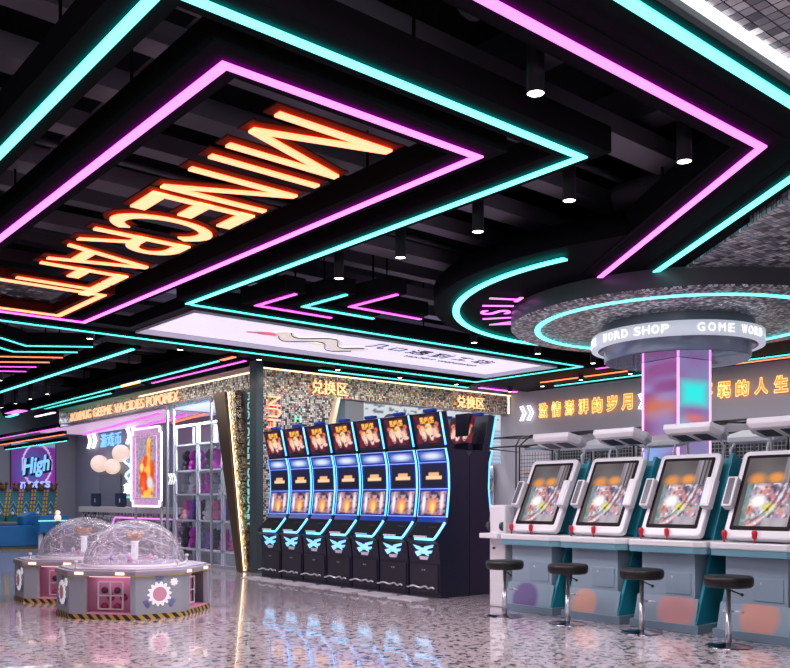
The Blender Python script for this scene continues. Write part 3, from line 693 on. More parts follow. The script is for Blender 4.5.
# ------------------------------------------------------------------ white arcade cabinets
def fan(u, v):  # lower swirl is a reflection painted into the screen picture
    c = lerp((.07, .055, .06), (.16, .14, .14), vn(u * 3, v * 3, 2))
    if v > .62:
        c = lerp(c, (.75, .28, .05), 1.5 * blob(u, v, .25, .68, .22, .12)); c = lerp(c, (.8, .3, .05), 1.6 * blob(u, v, .6, .70, .2, .1))
        if u > .72: c = lerp(c, (.5, .42, .5), .8 * (vn(u * 22, v * 2, 7)))
        if .84 < u < .88 or .93 < u < .96: c = (.04, .03, .04)
        return c
    edge = u > .08 + (.62 - v) * .05
    if edge:
        c = lerp((.14, .10, .20), (.62, .48, .60), vn(u * 6 + v * 3, v * 7, 8)); c = lerp(c, (.12, .15, .45), 1.8 * max(0, vn(u * 9, v * 10, 11) - .6)); c = lerp(c, (.9, .30, .20), 2.2 * max(0, vn(u * 8, v * 9, 12) - .5)); c = lerp(c, (.05, .04, .08), 2.4 * max(0, vn(u * 16, v * 14, 22) - .6))
        c = lerp(c, (.02, .02, .03), 3 * max(0, vn(u * 26, v * 30, 31) - .66)); c = lerp(c, (.95, .9, .98), 3 * max(0, vn(u * 22, v * 26, 41) - .66)); c = lerp(c, (1, .97, .95), 1.9 * blob(u, v, .36, .36, .19, .12)); c = lerp(c, (.8, .72, .1), 2 * blob(u, v, .58, .26, .13, .10)); c = lerp(c, (.02, .02, .02), 2 * blob(u, v, .57, .24, .04, .03))
        d = abs(math.hypot(u - .05, v - .75) - .78)
        if d < .018: c = lerp(c, (.9, .8, .9), .6)
        if .04 < d < .075 and u > .3: c = lerp(c, (.10, .08, .12), .75)
        if abs(v - .10 - .25 * (u - .2)) < .015: c = lerp(c, (.2, .6, .45), .45)
        if v < .12 and u > .5: c = lerp((.25, .2, .25), (.55, .5, .55), vn(u * 10, v * 4, 5))
        if u < .2: c = lerp(c, (.12, .28, .25), .7)
    if u < .1: c = lerp(c, (.06, .05, .06), .7)
    return c
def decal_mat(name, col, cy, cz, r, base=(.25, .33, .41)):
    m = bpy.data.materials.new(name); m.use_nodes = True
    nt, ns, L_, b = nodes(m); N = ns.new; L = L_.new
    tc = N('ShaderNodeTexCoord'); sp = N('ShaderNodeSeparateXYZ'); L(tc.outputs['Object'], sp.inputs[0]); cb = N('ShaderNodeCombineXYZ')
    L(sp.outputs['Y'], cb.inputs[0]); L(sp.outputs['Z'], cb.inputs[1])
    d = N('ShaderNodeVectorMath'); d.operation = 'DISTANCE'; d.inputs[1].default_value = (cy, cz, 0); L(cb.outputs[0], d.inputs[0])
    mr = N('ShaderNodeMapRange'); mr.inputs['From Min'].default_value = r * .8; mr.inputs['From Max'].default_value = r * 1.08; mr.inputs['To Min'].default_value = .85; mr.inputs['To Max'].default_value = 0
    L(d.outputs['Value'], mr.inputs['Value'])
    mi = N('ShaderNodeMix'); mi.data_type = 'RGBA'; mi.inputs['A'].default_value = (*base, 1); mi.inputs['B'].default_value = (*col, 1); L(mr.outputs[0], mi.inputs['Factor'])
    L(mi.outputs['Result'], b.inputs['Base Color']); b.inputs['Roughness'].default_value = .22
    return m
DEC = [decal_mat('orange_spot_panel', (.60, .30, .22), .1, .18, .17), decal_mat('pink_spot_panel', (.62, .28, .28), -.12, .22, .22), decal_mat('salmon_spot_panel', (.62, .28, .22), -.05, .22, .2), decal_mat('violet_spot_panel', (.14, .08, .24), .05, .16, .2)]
def rrect(w_, h_, r, n=5):
    P_ = []
    for cx, cy, a in ((w_ / 2 - r, h_ / 2 - r, 0), (-w_ / 2 + r, h_ / 2 - r, 90), (-w_ / 2 + r, -h_ / 2 + r, 180), (w_ / 2 - r, -h_ / 2 + r, 270)):
        for k in range(n + 1): b = R(a + 90 * k / n); P_.append((cx + r * math.cos(b), cy + r * math.sin(b)))
    return P_
def cabinet():
    t = thing('arcade_cabinet', '', 'arcade machine', (0, 0, 0), 0, 'row of white and teal tilted-screen arcade machines')
    MB().box((.0, -.385, 0), (.98, .385, .085)).build('plinth', mat('plinth_blue_grey', (.16, .24, .31), .3), t, .006)
    MB().prism([(.02, .085), (.09, .33), (.09, .80), (.6, .80), (.6, .085)], -.30, .30, 'y').build('front_panel', PALE, t, .004)
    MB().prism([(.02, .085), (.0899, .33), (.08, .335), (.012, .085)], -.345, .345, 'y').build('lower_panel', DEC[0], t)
    MB().box((.082, -.26, .37), (.09, .02, .58)).build('coin_door', mat('coin_door_panel', (.22, .30, .38), .25), t, .003)
    MB().box((.0815, -.06, .525), (.085, -.04, .545)).build('lock', CHROME, t)
    for s in (-1, 1):
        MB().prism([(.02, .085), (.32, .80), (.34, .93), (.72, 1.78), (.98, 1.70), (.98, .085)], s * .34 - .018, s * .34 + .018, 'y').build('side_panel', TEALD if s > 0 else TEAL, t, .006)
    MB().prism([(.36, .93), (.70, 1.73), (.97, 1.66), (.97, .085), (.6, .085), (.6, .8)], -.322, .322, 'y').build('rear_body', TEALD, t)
    c = [(.0, .40), (.0, -.33), (.07, -.435), (.75, -.435), (.75, .435), (.05, .435)]
    MB().prism(c, .835, .90).build('counter_top', WHITEP, t, .012)
    MB().prism([(x + .008, y * .99) for x, y in c], .775, .836).build('counter_edge', mat('counter_teal', (.14, .30, .38), .3), t)
    # tilted monitor
    M = frame((.345, 0, 1.345), (0, -1, 0), (math.sin(R(27)), 0, math.cos(R(27))))   # x right, y up the slope, z towards the player
    M = Matrix.Translation((.0, 0, 0)) @ M
    W_, H_ = .69, .94
    MB().prism(rrect(W_, H_, .06), -.045, .035, 'z', M).build('monitor_shell', WHITEP, t, .016)
    MB().prism(rrect(.582, .80, .02), .0351, .041, 'z', Matrix.Translation((0, 0, 0)) @ M @ Matrix.Translation((0, .015, 0))).build('bezel', mat('bezel_black', (.010, .004, .007), .5, spec=.12), t)
    O = M @ Vector((-.258, -.345, .0425)); U = (M @ Vector((.258, -.345, .0425))) - O; V = (M @ Vector((-.258, .382, .0425))) - O
    picture('screen', SCREEN, fan, 60, 80, O, U, V, t)
    for s in (-1, 1):
        g = MB().prism([(-.05, -.16), (.05, -.16), (.05, .16), (-.05, .16)], .02, .115, 'z', M @ Matrix.Translation((s * .345, -.01, 0))).build('side_grip', WHITEP, t, .01)
        MB().box((-.03, -.14, .1155), (.03, .14, .12), M @ Matrix.Translation((s * .345, -.01, 0))).build('grip_slot', mat('slot_grey', (.10, .10, .12), .3) if s < 0 else WHITEP, g)
    # red sticks
    for y in (.32, .02):
        j = MB().lathe([(.012, 0), (.008, .03), (.022, .05), (.026, .10), (.018, .115)], 12, Matrix.Translation((.10, y, .90))).build('joystick', RED, t)
    # canopy with two speaker grilles
    K = frame((.60, 0, 2.0), (0, -1, 0), (math.sin(R(106)), 0, math.cos(R(106))))
    cp = MB()
    lo = [(-.24, -.15), (.24, -.15), (.29, .0), (.24, .14), (-.24, .14), (-.29, .0)]; hi = [(x * 1.12, y * 1.25) for x, y in lo]
    vs = [(*p, -.05) for p in lo] + [(*p, -.01) for p in hi] + [(*p, .045) for p in hi]
    n = 6; fs = [tuple(range(6)), tuple(range(17, 11, -1))] + [(i, (i + 1) % n, (i + 1) % n + 6, i + 6) for i in range(n)] + [(i + 6, (i + 1) % n + 6, (i + 1) % n + 12, i + 12) for i in range(n)]
    can = cp.add(vs, fs, K).build('canopy', WHITEP, t, .008)
    for s in (-1, 1):
        MB().prism([(s * .12 - .09, -.09), (s * .12 + .07, -.09), (s * .12 + .09, .09), (s * .12 - .07, .09)], -.056, -.0505, 'z', K).build('speaker_grille', DGREY, can)
        MB().tube([(.78, s * .20, 1.70), (.80, s * .21, 1.86), (.72, s * .19, 1.95)], .013, 8).build('canopy_arm', WHITEM, t)
    return t
cb = cabinet()
cl = 'white arcade cabinet with tilted screen and canopy, '
CY = [5.80, 4.90, 4.0, 6.68]
lab = ['second from the left', 'third from the left', 'rightmost', 'leftmost, beside the dark gaming machines']
order = [(6.69, 'leftmost, beside the dark gaming machines', 3), (5.80, 'second from the left', 0), (4.90, 'third from the left, before the pillar', 1), (3.98, 'rightmost, cut by the picture edge', 2)]
for i, (y, lb, di) in enumerate(order):
    o = cb if i == 0 else dup(cb)
    o.location = (7.63, y, 0); o['label'] = cl + lb
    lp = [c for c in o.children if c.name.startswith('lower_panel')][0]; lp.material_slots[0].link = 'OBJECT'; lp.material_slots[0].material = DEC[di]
for i, (y, lb) in enumerate(((6.69, 'behind the leftmost one'), (5.80, 'left of the glowing pillar'), (4.75, 'right of the glowing pillar'), (3.85, 'behind the rightmost one'))):
    o = dup(cb); o.location = (9.72 if i < 2 else 9.85, y, 0); o.rotation_euler = (0, 0, PI); o['group'] = 'rear row of arcade machines'
    o['label'] = 'rear-row arcade cabinet showing only canopy and top, ' + lb
# narrow side unit and headset
t = thing('side_cabinet', 'narrow white side cabinet between the dark gaming machines and the first arcade cabinet', 'cabinet', (7.76, 7.14, 0))
MB().box((0, 0, 0), (.42, .26, 1.24)).build('body', WHITEP, t, .02)
MB().box((-.004, .03, .3), (0, .23, .62)).box((-.004, .03, .02), (0, .23, .27)).build('door_panel', WHITEM, t)
MB().box((-.16, -.02, .84), (.42, .28, .90)).build('shelf', WHITEP, t, .01)
MB().box((-.005, .16, .7), (0, .2, .73)).build('latch', DGREY, t)
t = thing('headset', 'black headset resting on the narrow white side cabinet', 'headset', (7.78, 7.30, .9))
MB().tube([(0, .11 * math.cos(a), .12 + .14 * math.sin(a)) for a in [k * PI / 10 for k in range(11)]], .016, 8).build('headband', DGREY, t)
MB().lathe([(.055, -.02), (.06, .02)], 16, Matrix.Translation((0, .11, .08)) @ Matrix.Rotation(R(90), 4, 'X')).build('ear_cup', DGREY, t); MB().lathe([(.055, -.02), (.06, .02)], 16, Matrix.Translation((0, -.11, .08)) @ Matrix.Rotation(R(90), 4, 'X')).build('ear_cup', DGREY, t)

# ------------------------------------------------------------------ stools
def stool():
    t = thing('bar_stool', '', 'stool', (0, 0, 0), 0, 'black round bar stools')
    MB().lathe([(.10, .525), (.19, .53), (.208, .55), (.212, .59), (.208, .615), (.19, .628), (.05, .632), (.004, .632)], 40).build('seat', LEATHER, t)
    MB().lathe([(.026, .02), (.026, .30), (.02, .30), (.02, .53)], 20).build('pole', CHROME, t)
    MB().tube([(.028, 0, .30), (.10, .0, .30)] , .009, 8).tube([(.10 + 0, -.09, .30), (.13, -.05, .30), (.14, 0, .30), (.13, .05, .30), (.10, .09, .30)], .010, 8).build('foot_rest', CHROME, t)
    MB().tube([(.02, 0, .50), (.02, -.10, .47)], .007, 6).ball((.02, -.11, .465), .016, 6).build('height_lever', DGREY, t)
    MB().lathe([(.004, .038), (.03, .036), (.06, .022), (.18, .010), (.20, .004), (.20, 0)], 36).build('base', mat('dark_chrome', (.30, .28, .33), .12, 1.), t)
    return t
st = stool()
for i, (x, y, lb) in enumerate(((7.19, 6.62, 'leftmost, beside the dark gaming machines'), (7.27, 5.80, 'second from the left'), (7.33, 4.94, 'third from the left'), (7.23, 3.98, 'nearest, before the rightmost arcade cabinet'))):
    o = st if i == 0 else dup(st)
    o.location = (x, y, 0); o.rotation_euler = (0, 0, R(-20 + 9 * i)); o['label'] = 'round black bar stool on a chrome pole, ' + lb

# ------------------------------------------------------------------ back wall: neon writing and hoop cages
WT = 15.28
def wall_word(s, label, y, z, w_, h_):
    """orange outline neon characters standing off the wall"""
    t = thing('neon_sign', label, 'neon sign', (WT, y, z))
    n = len(s)
    ref = bbox(glyph_mesh(s[0], .0, .5)[0])
    full = glyph_mesh(s, 0, .5)[0]; b = bbox(full); stp = 1.0
    pitch = w_ / n
    for i, ch in enumerate(s):
        M = wall_x(-.045, -i * pitch, 0)
        f = text('character', ch, mat('amber_character_face', (.25, .10, .02), .5, emit=(1, .36, .04), strength=.95), M, pitch * .70, h_, .02, .02, t)
        text('outline_tube', ch, glow('amber_outline', (1, .50, .14), 2.0), wall_x(-.062, -i * pitch, 0), pitch * .74, h_ * 1.04, .045, .02, f, outline=.020)
    return t
wall_word('激情澎湃的岁月', 'golden neon characters on the grey wall left of the pillar', 12.98, 3.15, 2.60, .33)
wall_word('不羁的人生', 'golden neon characters on the grey wall right of the pillar', 8.96, 3.21, 1.80, .30)
def chev(label, x, y, z, n, w_, h_, m, r=.02, grp=None):
    t = thing('neon_sign', label, 'neon sign', (x, y, z), 0, grp)
    for i in range(n):
        yy = -i * w_ * .95
        MB().tube([(-.03, yy, h_), (-.03, yy - w_ * .35, h_), (-.03, yy - w_ * .8, h_ / 2), (-.03, yy - w_ * .35, 0), (-.03, yy, 0), (-.03, yy - w_ * .42, h_ / 2)], r, 6, closed=True).build('chevron', m, t)
    return t
chev('pair of white neon chevrons before the golden writing at left', WT, 13.56, 3.14, 2, .23, .33, WHITE_E, .011)
chev('white neon chevrons at the end of the writing, beside the pillar', WT, 10.36, 3.16, 2, .2, .3, WHITE_E, .011)
BLK = mat('black_tube', (.012, .012, .015), .35)
for i in range(9):
    y = 13.0 - i * 1.06
    t = thing('hoop_game_cage', 'black-framed hoop game cage at the grey wall, number %d' % 0, 'arcade machine', (13.95, y, 0), 0, 'black framed hoop games along the wall')
    t['label'] = 'black-framed hoop game at the grey wall, ' + ['at the very left corner', 'second from the left', 'third from the left, behind the second canopy', 'fourth from the left, left of the pillar', 'hidden behind the glowing pillar', 'first right of the pillar', 'second right of the pillar', 'third right of the pillar', 'farthest right'][i]
    f = MB(); a, b = .48, -.48
    for yy in (a, b):
        f.tube([(0, yy, 0), (0, yy, 2.45), (.25, yy * .8, 2.68), (1.2, yy * .8, 2.72)], .018, 6).tube([(0, yy, 2.45), (1.2, yy, 2.40), (1.2, yy, 0)], .018, 6)
    f.tube([(0, a, 2.45), (0, b, 2.45)], .018, 6).tube([(.25, a * .8, 2.68), (.25, b * .8, 2.68)], .018, 6).tube([(1.2, a * .8, 2.72), (1.2, b * .8, 2.72)], .018, 6)
    f.build('frame', BLK, t)
    MB().box((1.16, b + .02, .9), (1.18, a - .02, 2.38)).build('back_panel', MESHW if i == 0 else NETB, t)
    MB().box((.45, b + .03, .35), (1.15, a - .03, .75)).build('ball_tray', PALE if i % 2 else WHITEP, t, .02)
    MB().tube([(1.0 + .16 * math.cos(k * PI / 8), .16 * math.sin(k * PI / 8), 1.9) for k in range(16)], .012, 6, closed=True).build('hoop', mat('orange_hoop', (.6, .15, .02), .4), t)
    if i in (1, 2, 5):
        MB().prism([(0.1, 2.40), (.7, 2.50), (.7, 2.46), (.1, 2.36)], b + .05, a - .05, 'y').build('roof_panel', PALE, t)
t = thing('game_monitor', 'white framed monitor with a green screen behind the third arcade cabinet', 'monitor', (10.9, 4.45, 1.6))
MB().box((0, -.32, 0), (.06, .32, .5)).build('frame', WHITEP, t, .02); MB().box((-.004, -.27, .05), (0, .27, .44)).build('screen', glow('green_screen', (.1, .5, .08), .8), t)
MB().box((0, -.03, -1.6), (.05, .03, 0)).build('stand', WHITEM, t)

# ------------------------------------------------------------------ exchange counter facade (plane Y = 13.9)
YF = 13.9
struct('wall_facade_band', MB().box((8.24, YF, 3.32), (15.28, YF + .3, 3.74)), MOS_F, 'mosaic fascia band over the exchange counter')
MOS_FL = mosaic('silver_wall_mosaic', 26, [(.75, .66, .5), (.12, .10, .09), (.62, .6, .56), (.95, .92, .85), (.04, .04, .045), (.8, .78, .75), (.5, .3, .3), (.3, .5, .48)], .15, .3, .16, (.015, .012, .012), 'xz')
struct('wall_facade_left', MB().prism([(8.24, 0), (9.33, 0), (10.17, 3.32), (8.24, 3.32)], YF + .02, YF + .25, 'y'), MOS_FL, 'mosaic wall left of the exchange opening')
struct('wall_post', MB().box((8.10, 13.42, 0), (8.24, 13.66, 3.80)), TPOST, 'dark teal corner post')
struct('trim_1', MB().box((8.24, YF - .03, 3.74), (15.28, YF, 3.765)), WARM_E, 'warm lit edge along the top of the mosaic fascia')
struct('trim_2', MB().box((15.2, YF - .02, 3.32), (15.24, YF, 3.74)), WARM_E)
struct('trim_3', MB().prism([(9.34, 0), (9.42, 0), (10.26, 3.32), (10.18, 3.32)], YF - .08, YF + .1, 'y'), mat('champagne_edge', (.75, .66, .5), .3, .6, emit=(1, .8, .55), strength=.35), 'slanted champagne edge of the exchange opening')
struct('wall_exchange_back', MB().box((11.4, 16.2, 0), (15.3, 16.4, 3.9)), WALL2)
GOLD = glow('golden_sign_face', (1, .42, .10), 1.6)
for lb, x in (('golden exchange sign characters at the left of the mosaic fascia', 9.58), ('golden exchange sign characters at the right of the mosaic fascia', 13.48)):
    t = thing('wall_sign', lb, 'sign', (x, YF - .02, 3.36), 0, 'golden exchange signs')
    M = wall_y(0, -.05, .0)
    text('characters', '兑换区', GOLD, M, .86, .27, -.004, .03, t)
    MB().box((.02, -.02, .12), (.84, .02, .15)).build('mount_rail', BLK, t)
t = thing('wall_sign', 'orange upright letters climbing the mosaic wall behind the gaming machines', 'sign', (8.89, YF - .03, 2.64))
text('letters', 'HUN', glow('orange_letters', (1, .20, .05), 2.0), frame((0, 0, 0), (0, 0, 1), (-1, 0, 0)), .60, .27, .0, .03, t)
t = thing('wall_sign', 'small green lit glyph on the mosaic wall beside the orange letters', 'sign', (9.22, YF - .02, 2.78)); text('glyph', 'H', glow('green_glyph', (.1, .7, .45), .7), wall_y(0, 0, 0), .14, .14, .01, .03, t)
# window with cyan display, grey pier, menu board
def win(u, v):
    c = lerp((.45, .6, .75), (.7, .78, .85), vn(u * 3, v * 6, 3))
    if v > .72: c = lerp((.1, .65, .75), (.35, .75, .85), u)
    if .64 < v < .72: c = (.12, .16, .22)
    return c
t = thing('display_screen', 'pale cyan display behind the slanted opening', 'screen', (9.7, 14.5, 1.4))
MB().box((.2, .02, -1.4), (.3, .06, 0)).build('stand_post', DGREY, t); MB().box((.85, .02, -1.4), (.95, .06, 0)).build('stand_post', DGREY, t)
picture('screen', SCREEN, win, 16, 30, (0, 0, 0), (1.15, 0, 0), (0, 0, 2.0), t); MB().box((-.04, .01, -.04), (1.19, .06, 2.04)).build('casing', DGREY, t)
struct('wall_pier', MB().box((10.50, 14.0, 0), (10.98, 14.3, 3.6)), mat('grey_pier', (.23, .26, .30), .5))
def menu(u, v):
    c = lerp((.55, .60, .68), (.66, .70, .76), v)
    if v > .83 and vn(u * 40, v * 30, 3) > .72: c = (.15, .2, .25)
    if .10 < v < .8:
        for k in range(5):
            if abs(u - (.12 + .19 * k)) < .055 and abs((v * 3.2) % 1 - .5) < .22 and vn(u * 30, v * 24, 7) > .5: c = lerp(c, (.2, .3, .42), .6)
    if u > .91 and v < .7 and (v * 14) % 1 < .5: c = lerp(c, (.1, .3, .6), .6)
    return c
t = thing('menu_board', 'long pale lit menu board under the mosaic fascia', 'board', (11.02, 14.12, 2.15))
picture('board_face', SCREEN, menu, 110, 40, (0, -.045, 0), (4.12, 0, 0), (0, 0, 1.15), t); MB().box((-.03, -.04, -.03), (4.15, .04, 1.18)).build('board_frame', WHITEM, t)
MB().lathe([(.004, 0), (.24, 0)], 24, Matrix.Translation((.75, -.055, .78)) @ Matrix.Rotation(R(90), 4, 'X') @ Matrix.Diagonal((1, .8, 1, 1)), cap=False).build('round_emblem', mat('plum_emblem', (.10, .05, .14), .5), t)
# shelf at the right end
t = thing('display_shelf', 'white prize shelf at the right end of the exchange counter', 'shelf', (13.95, 14.35, 0))
for z in (.35, .75, 1.15, 1.5, 1.8): MB().box((0, 0, z), (1.25, .4, z + .04)).build('shelf_board', WHITEM, t)
for x in (0, 1.22): MB().box((x, 0, 0), (x + .04, .4, 2.12)).build('upright', WHITEM, t)
MB().box((0, .4, 0), (1.26, .42, 2.12)).build('back_panel', WALL, t)
MB().box((0.02, .02, 2.08), (1.22, .06, 2.10)).build('shelf_lamp', glow('shelf_led', (.85, .93, 1), 5), t)
prize = [mat('purple_box', (.3, .06, .5), .4), mat('black_box', (.02, .02, .03), .4), mat('white_box', (.6, .6, .66), .4), mat('rose_box', (.5, .12, .25), .4), mat('blue_box', (.05, .15, .4), .4)]
cn = ['purple', 'black', 'white', 'rose', 'blue']; rn = ['lowest', 'second lowest', 'middle', 'second highest', 'top']
k = 0
for r_, z in enumerate((.39, .79, 1.19, 1.54, 1.84)):
    for j in range(4):
        c = (k * 3 + r_) % 5; k += 1; h_ = .14 + .05 * ((k * 7) % 3)
        o = MB().box((0, 0, 0), (.22, .2, h_)).box((.04, -.006, .03), (.18, 0, h_ - .03)).build('prize_box', prize[c], None, .01, (14.02 + j * .29, 14.42, z))
        tag(o, '%s prize box, %s board of the right prize shelf, %s from the left' % (cn[c], rn[r_], ['first', 'second', 'third', 'fourth'][j]), 'box', 'prize boxes on the right shelf')

# ------------------------------------------------------------------ left facade (plane X = 8.1), glass shop and counter bay
XF = 8.15
struct('wall_fascia', MB().box((XF, 13.67, 3.33), (XF + .25, 23.6, 3.62)), MOS_W, 'mosaic fascia over the glass shop and the counter bay')
struct('trim_4', MB().box((XF - .01, 13.67, 3.62), (XF + .25, 23.6, 3.72)), mat('gold_slats', (.62, .47, .33), .35, .5), 'gold slatted upper edge of the fascia')
struct('trim_5', MB().box((XF - .02, 13.67, 3.595), (XF, 18.5, 3.62)), WARM_E)
# slanted bronze column and mosaic infill
struct('wall_mosaic_infill', MB().prism([(13.64, 0), (13.64, 3.33), (14.22, 3.33), (13.72, 0)], XF + .02, XF + .07, 'x'), MOS_W, 'glittering mosaic infill beside the slanted column')
t = thing('slanted_column', 'slanted bronze column with a bright gold edge leaning beside the glass shop', 'column', (XF, 0, 0))
MB().prism([(13.80, 0), (14.0, 0), (14.88, 3.32), (14.45, 3.32)], -.12, .10, 'x').build('column_body', GOLDB, t)
MB().prism([(13.65, 0), (13.795, 0), (14.445, 3.32), (14.13, 3.32)], -.09, .08, 'x').build('gold_face', mosaic('gold_glitter', 30, [(.9, .72, .45), (.5, .35, .2), (1, .9, .7), (.3, .2, .1)], .8, .25, .1, (.1, .06, .03), 'yz'), t)
MB().tube([(-.11, 13.75, .02), (-.11, 14.33, 3.30)], .012, 6).build('light_strip', glow('gold_led', (1, .78, .5), 2.6), t)
t = thing('wall_sign', 'column of small cyan letters running down the mosaic beside the dark teal post', 'sign', (8.165, 13.84, .4))
text('letters', 'HUAYANLEYOUBUKEY', glow('cyan_letters', (.1, .85, .8), .5), frame((-.03, -.06, 2.85), (0, 0, -1), (0, -1, 0)), 2.45, .11, .0, .02, t)
t = thing('wall_sign', 'row of amber letters along the mosaic fascia over the counter bay', 'sign', (XF - .03, 23.2, 3.30))
yy = .6
for wd_, ww in (('BOXMUG', 1.35), ('GEEME', 1.15), ('VACIDES', 1.6), ('POPOMEX', 1.5)):
    text('letters', wd_, glow('fascia_letters', (1, .45, .17), 1.0), wall_x(-.02, -yy, .03), ww, .215, .0, .03, t); yy += ww + .17
# glass front
t = thing('glass_shopfront', 'tall clear glass shopfront between slim posts beside the slanted column', 'shopfront', (8.12, 14.0, 0))
MB().box((0, .0, .05), (.012, 1.1, 3.26)).build('glass_pane', GLASS, t); MB().box((0, 1.14, .05), (.012, 3.0, 3.26)).build('glass_pane', GLASS, t)
for y, w_ in ((1.1, .04), (3.0, .06), (2.72, .02)): MB().box((-.02, y, 0), (.02, y + w_, 3.28)).build('post', mat('dark_steel', (.42, .42, .46), .3, .3), t)
MB().box((-.02, 0, 0), (.04, 3.05, .06)).build('bottom_rail', mat('dark_steel'), t)
for i in range(3):
    y = 2.95 - i * .11
    MB().tube([(-.012, y, 1.85), (-.012, y - .09, 1.74), (-.012, y, 1.63)], .012, 6).build('arrow_mark', glow('white_mark', (1, 1, 1), 1.2), t)
# shop interior
struct('wall_shop_back', MB().box((11.2, 14.3, 0), (11.3, 18.0, 3.45)), mat('pale_shop_wall', (.6, .62, .7), .4))
def pc(u, v):
    c = lerp((.30, .34, .5), (.62, .45, .7), vn(u * 4, v * 5, 2))
    return lerp(c, (.3, .55, .75), max(0, 1 - v * 2.2))
struct('ceiling_shop', MB().box((8.42, 14.3, 3.32), (11.3, 27.4, 3.38)), mat('pale_violet_ceiling', (.50, .36, .56), .4), 'pale violet inner ceiling')
t = thing('ceiling_glow', 'large pale blue glowing panel added as the bright ceiling of the glass shop', 'glow panel', (8.6, 14.5, 3.29))  # ceiling brightness put into an added emissive panel
MB().box((0, 0, 0), (2.4, 3.3, .03)).build('diffuser', glow('pale_blue_ceiling_glow', (.50, .66, .9), .8), t); MB().box((-.04, -.04, .029), (2.44, 3.34, .031)).build('tray', WHITEM, t)
t = thing('ceiling_glow', 'large pale pink glowing panel added as the bright ceiling of the counter bay', 'glow panel', (8.55, 18.2, 3.29))  # emissive panel added to make the pink inner ceiling bright
MB().box((0, 0, 0), (1.35, 8.2, .029)).build('diffuser', glow('pale_pink_ceiling_glow', (.80, .52, .78), .62), t)
IG = 'inner neon lines over the counter bay'
for i, (lb, a, b, m) in enumerate((('magenta inner ceiling line nearest the fascia', (8.7, 18.6), (9.7, 26), MAG_S), ('magenta inner ceiling line over the globe lamps', (9.2, 18.3), (9.85, 22.5), MAG_S), ('warm inner ceiling line over the neon figure', (9.45, 17.9), (9.9, 20.5), ORG), ('white inner ceiling line under the added glow panel of the glass shop', (8.9, 14.8), (9.9, 17.6), WHITE_E))):
    neon(lb, [a, b], m, w_=.05, hw=.08, z=3.24, hh=.05, group=IG, housing=WHITEM)
def shelf_unit(y0, y1, x, label):
    t = thing('display_rack', label, 'rack', (x, y0, 0), 0, 'white prize racks inside the glass shop')
    W_ = y1 - y0
    for z in (.25, .85, 1.40, 1.90, 2.45): MB().box((0, 0, z), (.45, W_, z + .035)).build('rack_board', WHITEM, t)
    for y in (0, W_ - .04):
        for xx in (0, .41): MB().box((xx, y, 0), (xx + .04, y + .04, 2.9)).build('rack_post', WHITEM, t)
    MB().box((0, .03, 2.86), (.05, W_ - .03, 2.9)).build('rack_lamp', glow('rack_led', (.85, .9, 1), 6), t)
    return t
racks = [(14.35, 15.35, 8.5, 'white prize rack nearest the slanted column'), (15.4, 16.4, 8.5, 'middle white prize rack behind the glass'), (16.45, 17.45, 8.5, 'farthest white prize rack behind the glass')]
for a, b, x, lb in racks: shelf_unit(a, b, x, lb)
pl = [('magenta', mat('magenta_plush', (.6, .05, .5), .8)), ('pink', mat('pink_plush', (.75, .2, .4), .8)), ('grey', mat('grey_plush', (.3, .3, .36), .8)), ('white', mat('white_plush', (.7, .68, .74), .8)), ('black', mat('black_plush', (.03, .02, .04), .8)), ('violet', mat('violet_plush', (.3, .12, .6), .8))]
def plush(name, m, loc, s, label, grp):
    t = thing(name, label, 'toy', loc, R(random.uniform(150, 210)), grp)
    MB().ball((0, 0, .10 * s), .11 * s, 10, (.9, 1, 1)).ball((.06 * s, .08 * s, .04 * s), .045 * s, 6).ball((.06 * s, -.08 * s, .04 * s), .045 * s, 6).ball((.03 * s, .12 * s, .13 * s), .04 * s, 6).ball((.03 * s, -.12 * s, .13 * s), .04 * s, 6).build('body', m, t)
    MB().ball((.01, 0, .26 * s), .09 * s, 10).build('head', m, t)
    for sd in (-1, 1): MB().ball((0, sd * .07 * s, .34 * s), .035 * s, 6).build('ear', m, t)
    return t
seq = [4, 0, 2, 3, 1, 5]; k = 0
for ri, (a, b, x, _) in enumerate(racks):
    for zi, z in enumerate((.286, .886, 1.436, 1.936)):
        for j in range(3):
            c = seq[(k * 5 + ri + zi) % 6] if zi != 3 else (0 if j < 2 else 4); k += 1
            plush('plush_toy', pl[c][1], (x + .2, a + .2 + j * .31, z), 1.15, '%s plush toy on the %s board of the %s rack, %s along' % (pl[c][0], ['lowest', 'second', 'third', 'top'][zi], ['nearest', 'middle', 'farthest'][ri], ['first', 'second', 'last'][j]), 'plush toys inside the glass shop')
# counter bay
t = thing('service_counter', 'long counter with white top, mosaic front and pink light line', 'counter', (8.75, 17.7, 0))
MB().box((.06, .05, 0), (.6, 6.1, .98)).build('mosaic_front', MOS_K, t)
MB().box((0, 0, .98), (.66, 6.15, 1.12)).build('counter_top', mat('warm_white_top', (.55, .53, .56), .3), t, .01)
MB().tube([(.03, .3, .28), (.03, .3, .86), (.03, 3.7, .86), (.03, 4.1, .45)], .022, 6).build('light_line', MAG_S, t)
MB().tube([(.03, 1.3, .66), (.03, 4.4, .66)], .015, 6).build('light_line', CYAN_S, t)
for i, (y, lb) in enumerate(((22.1, 'left'), (20.45, 'right, below the neon figure'))):
    t = thing('counter_monitor', 'dark blue monitor back on the service counter, the ' + lb + ' one', 'monitor', (8.95, y + .7, 1.12), 0, 'monitors on the service counter')
    MB().box((-.02, 0, .03), (.03, .62, .36)).build('casing', mat('dark_blue_casing', (.015, .03, .09), .35), t, .01)
    MB().box((-.03, .29, .12), (-.02, .33, .22)).build('emblem_mark', WHITEM, t); MB().box((-.04, .2, 0), (.08, .42, .03)).build('stand', DGREY, t)
XW = 9.97
chev('pair of white neon chevrons left of the cyan sign in the counter bay', XW, 26.35, 2.87, 2, .42, .44, WHITE_E, .02)
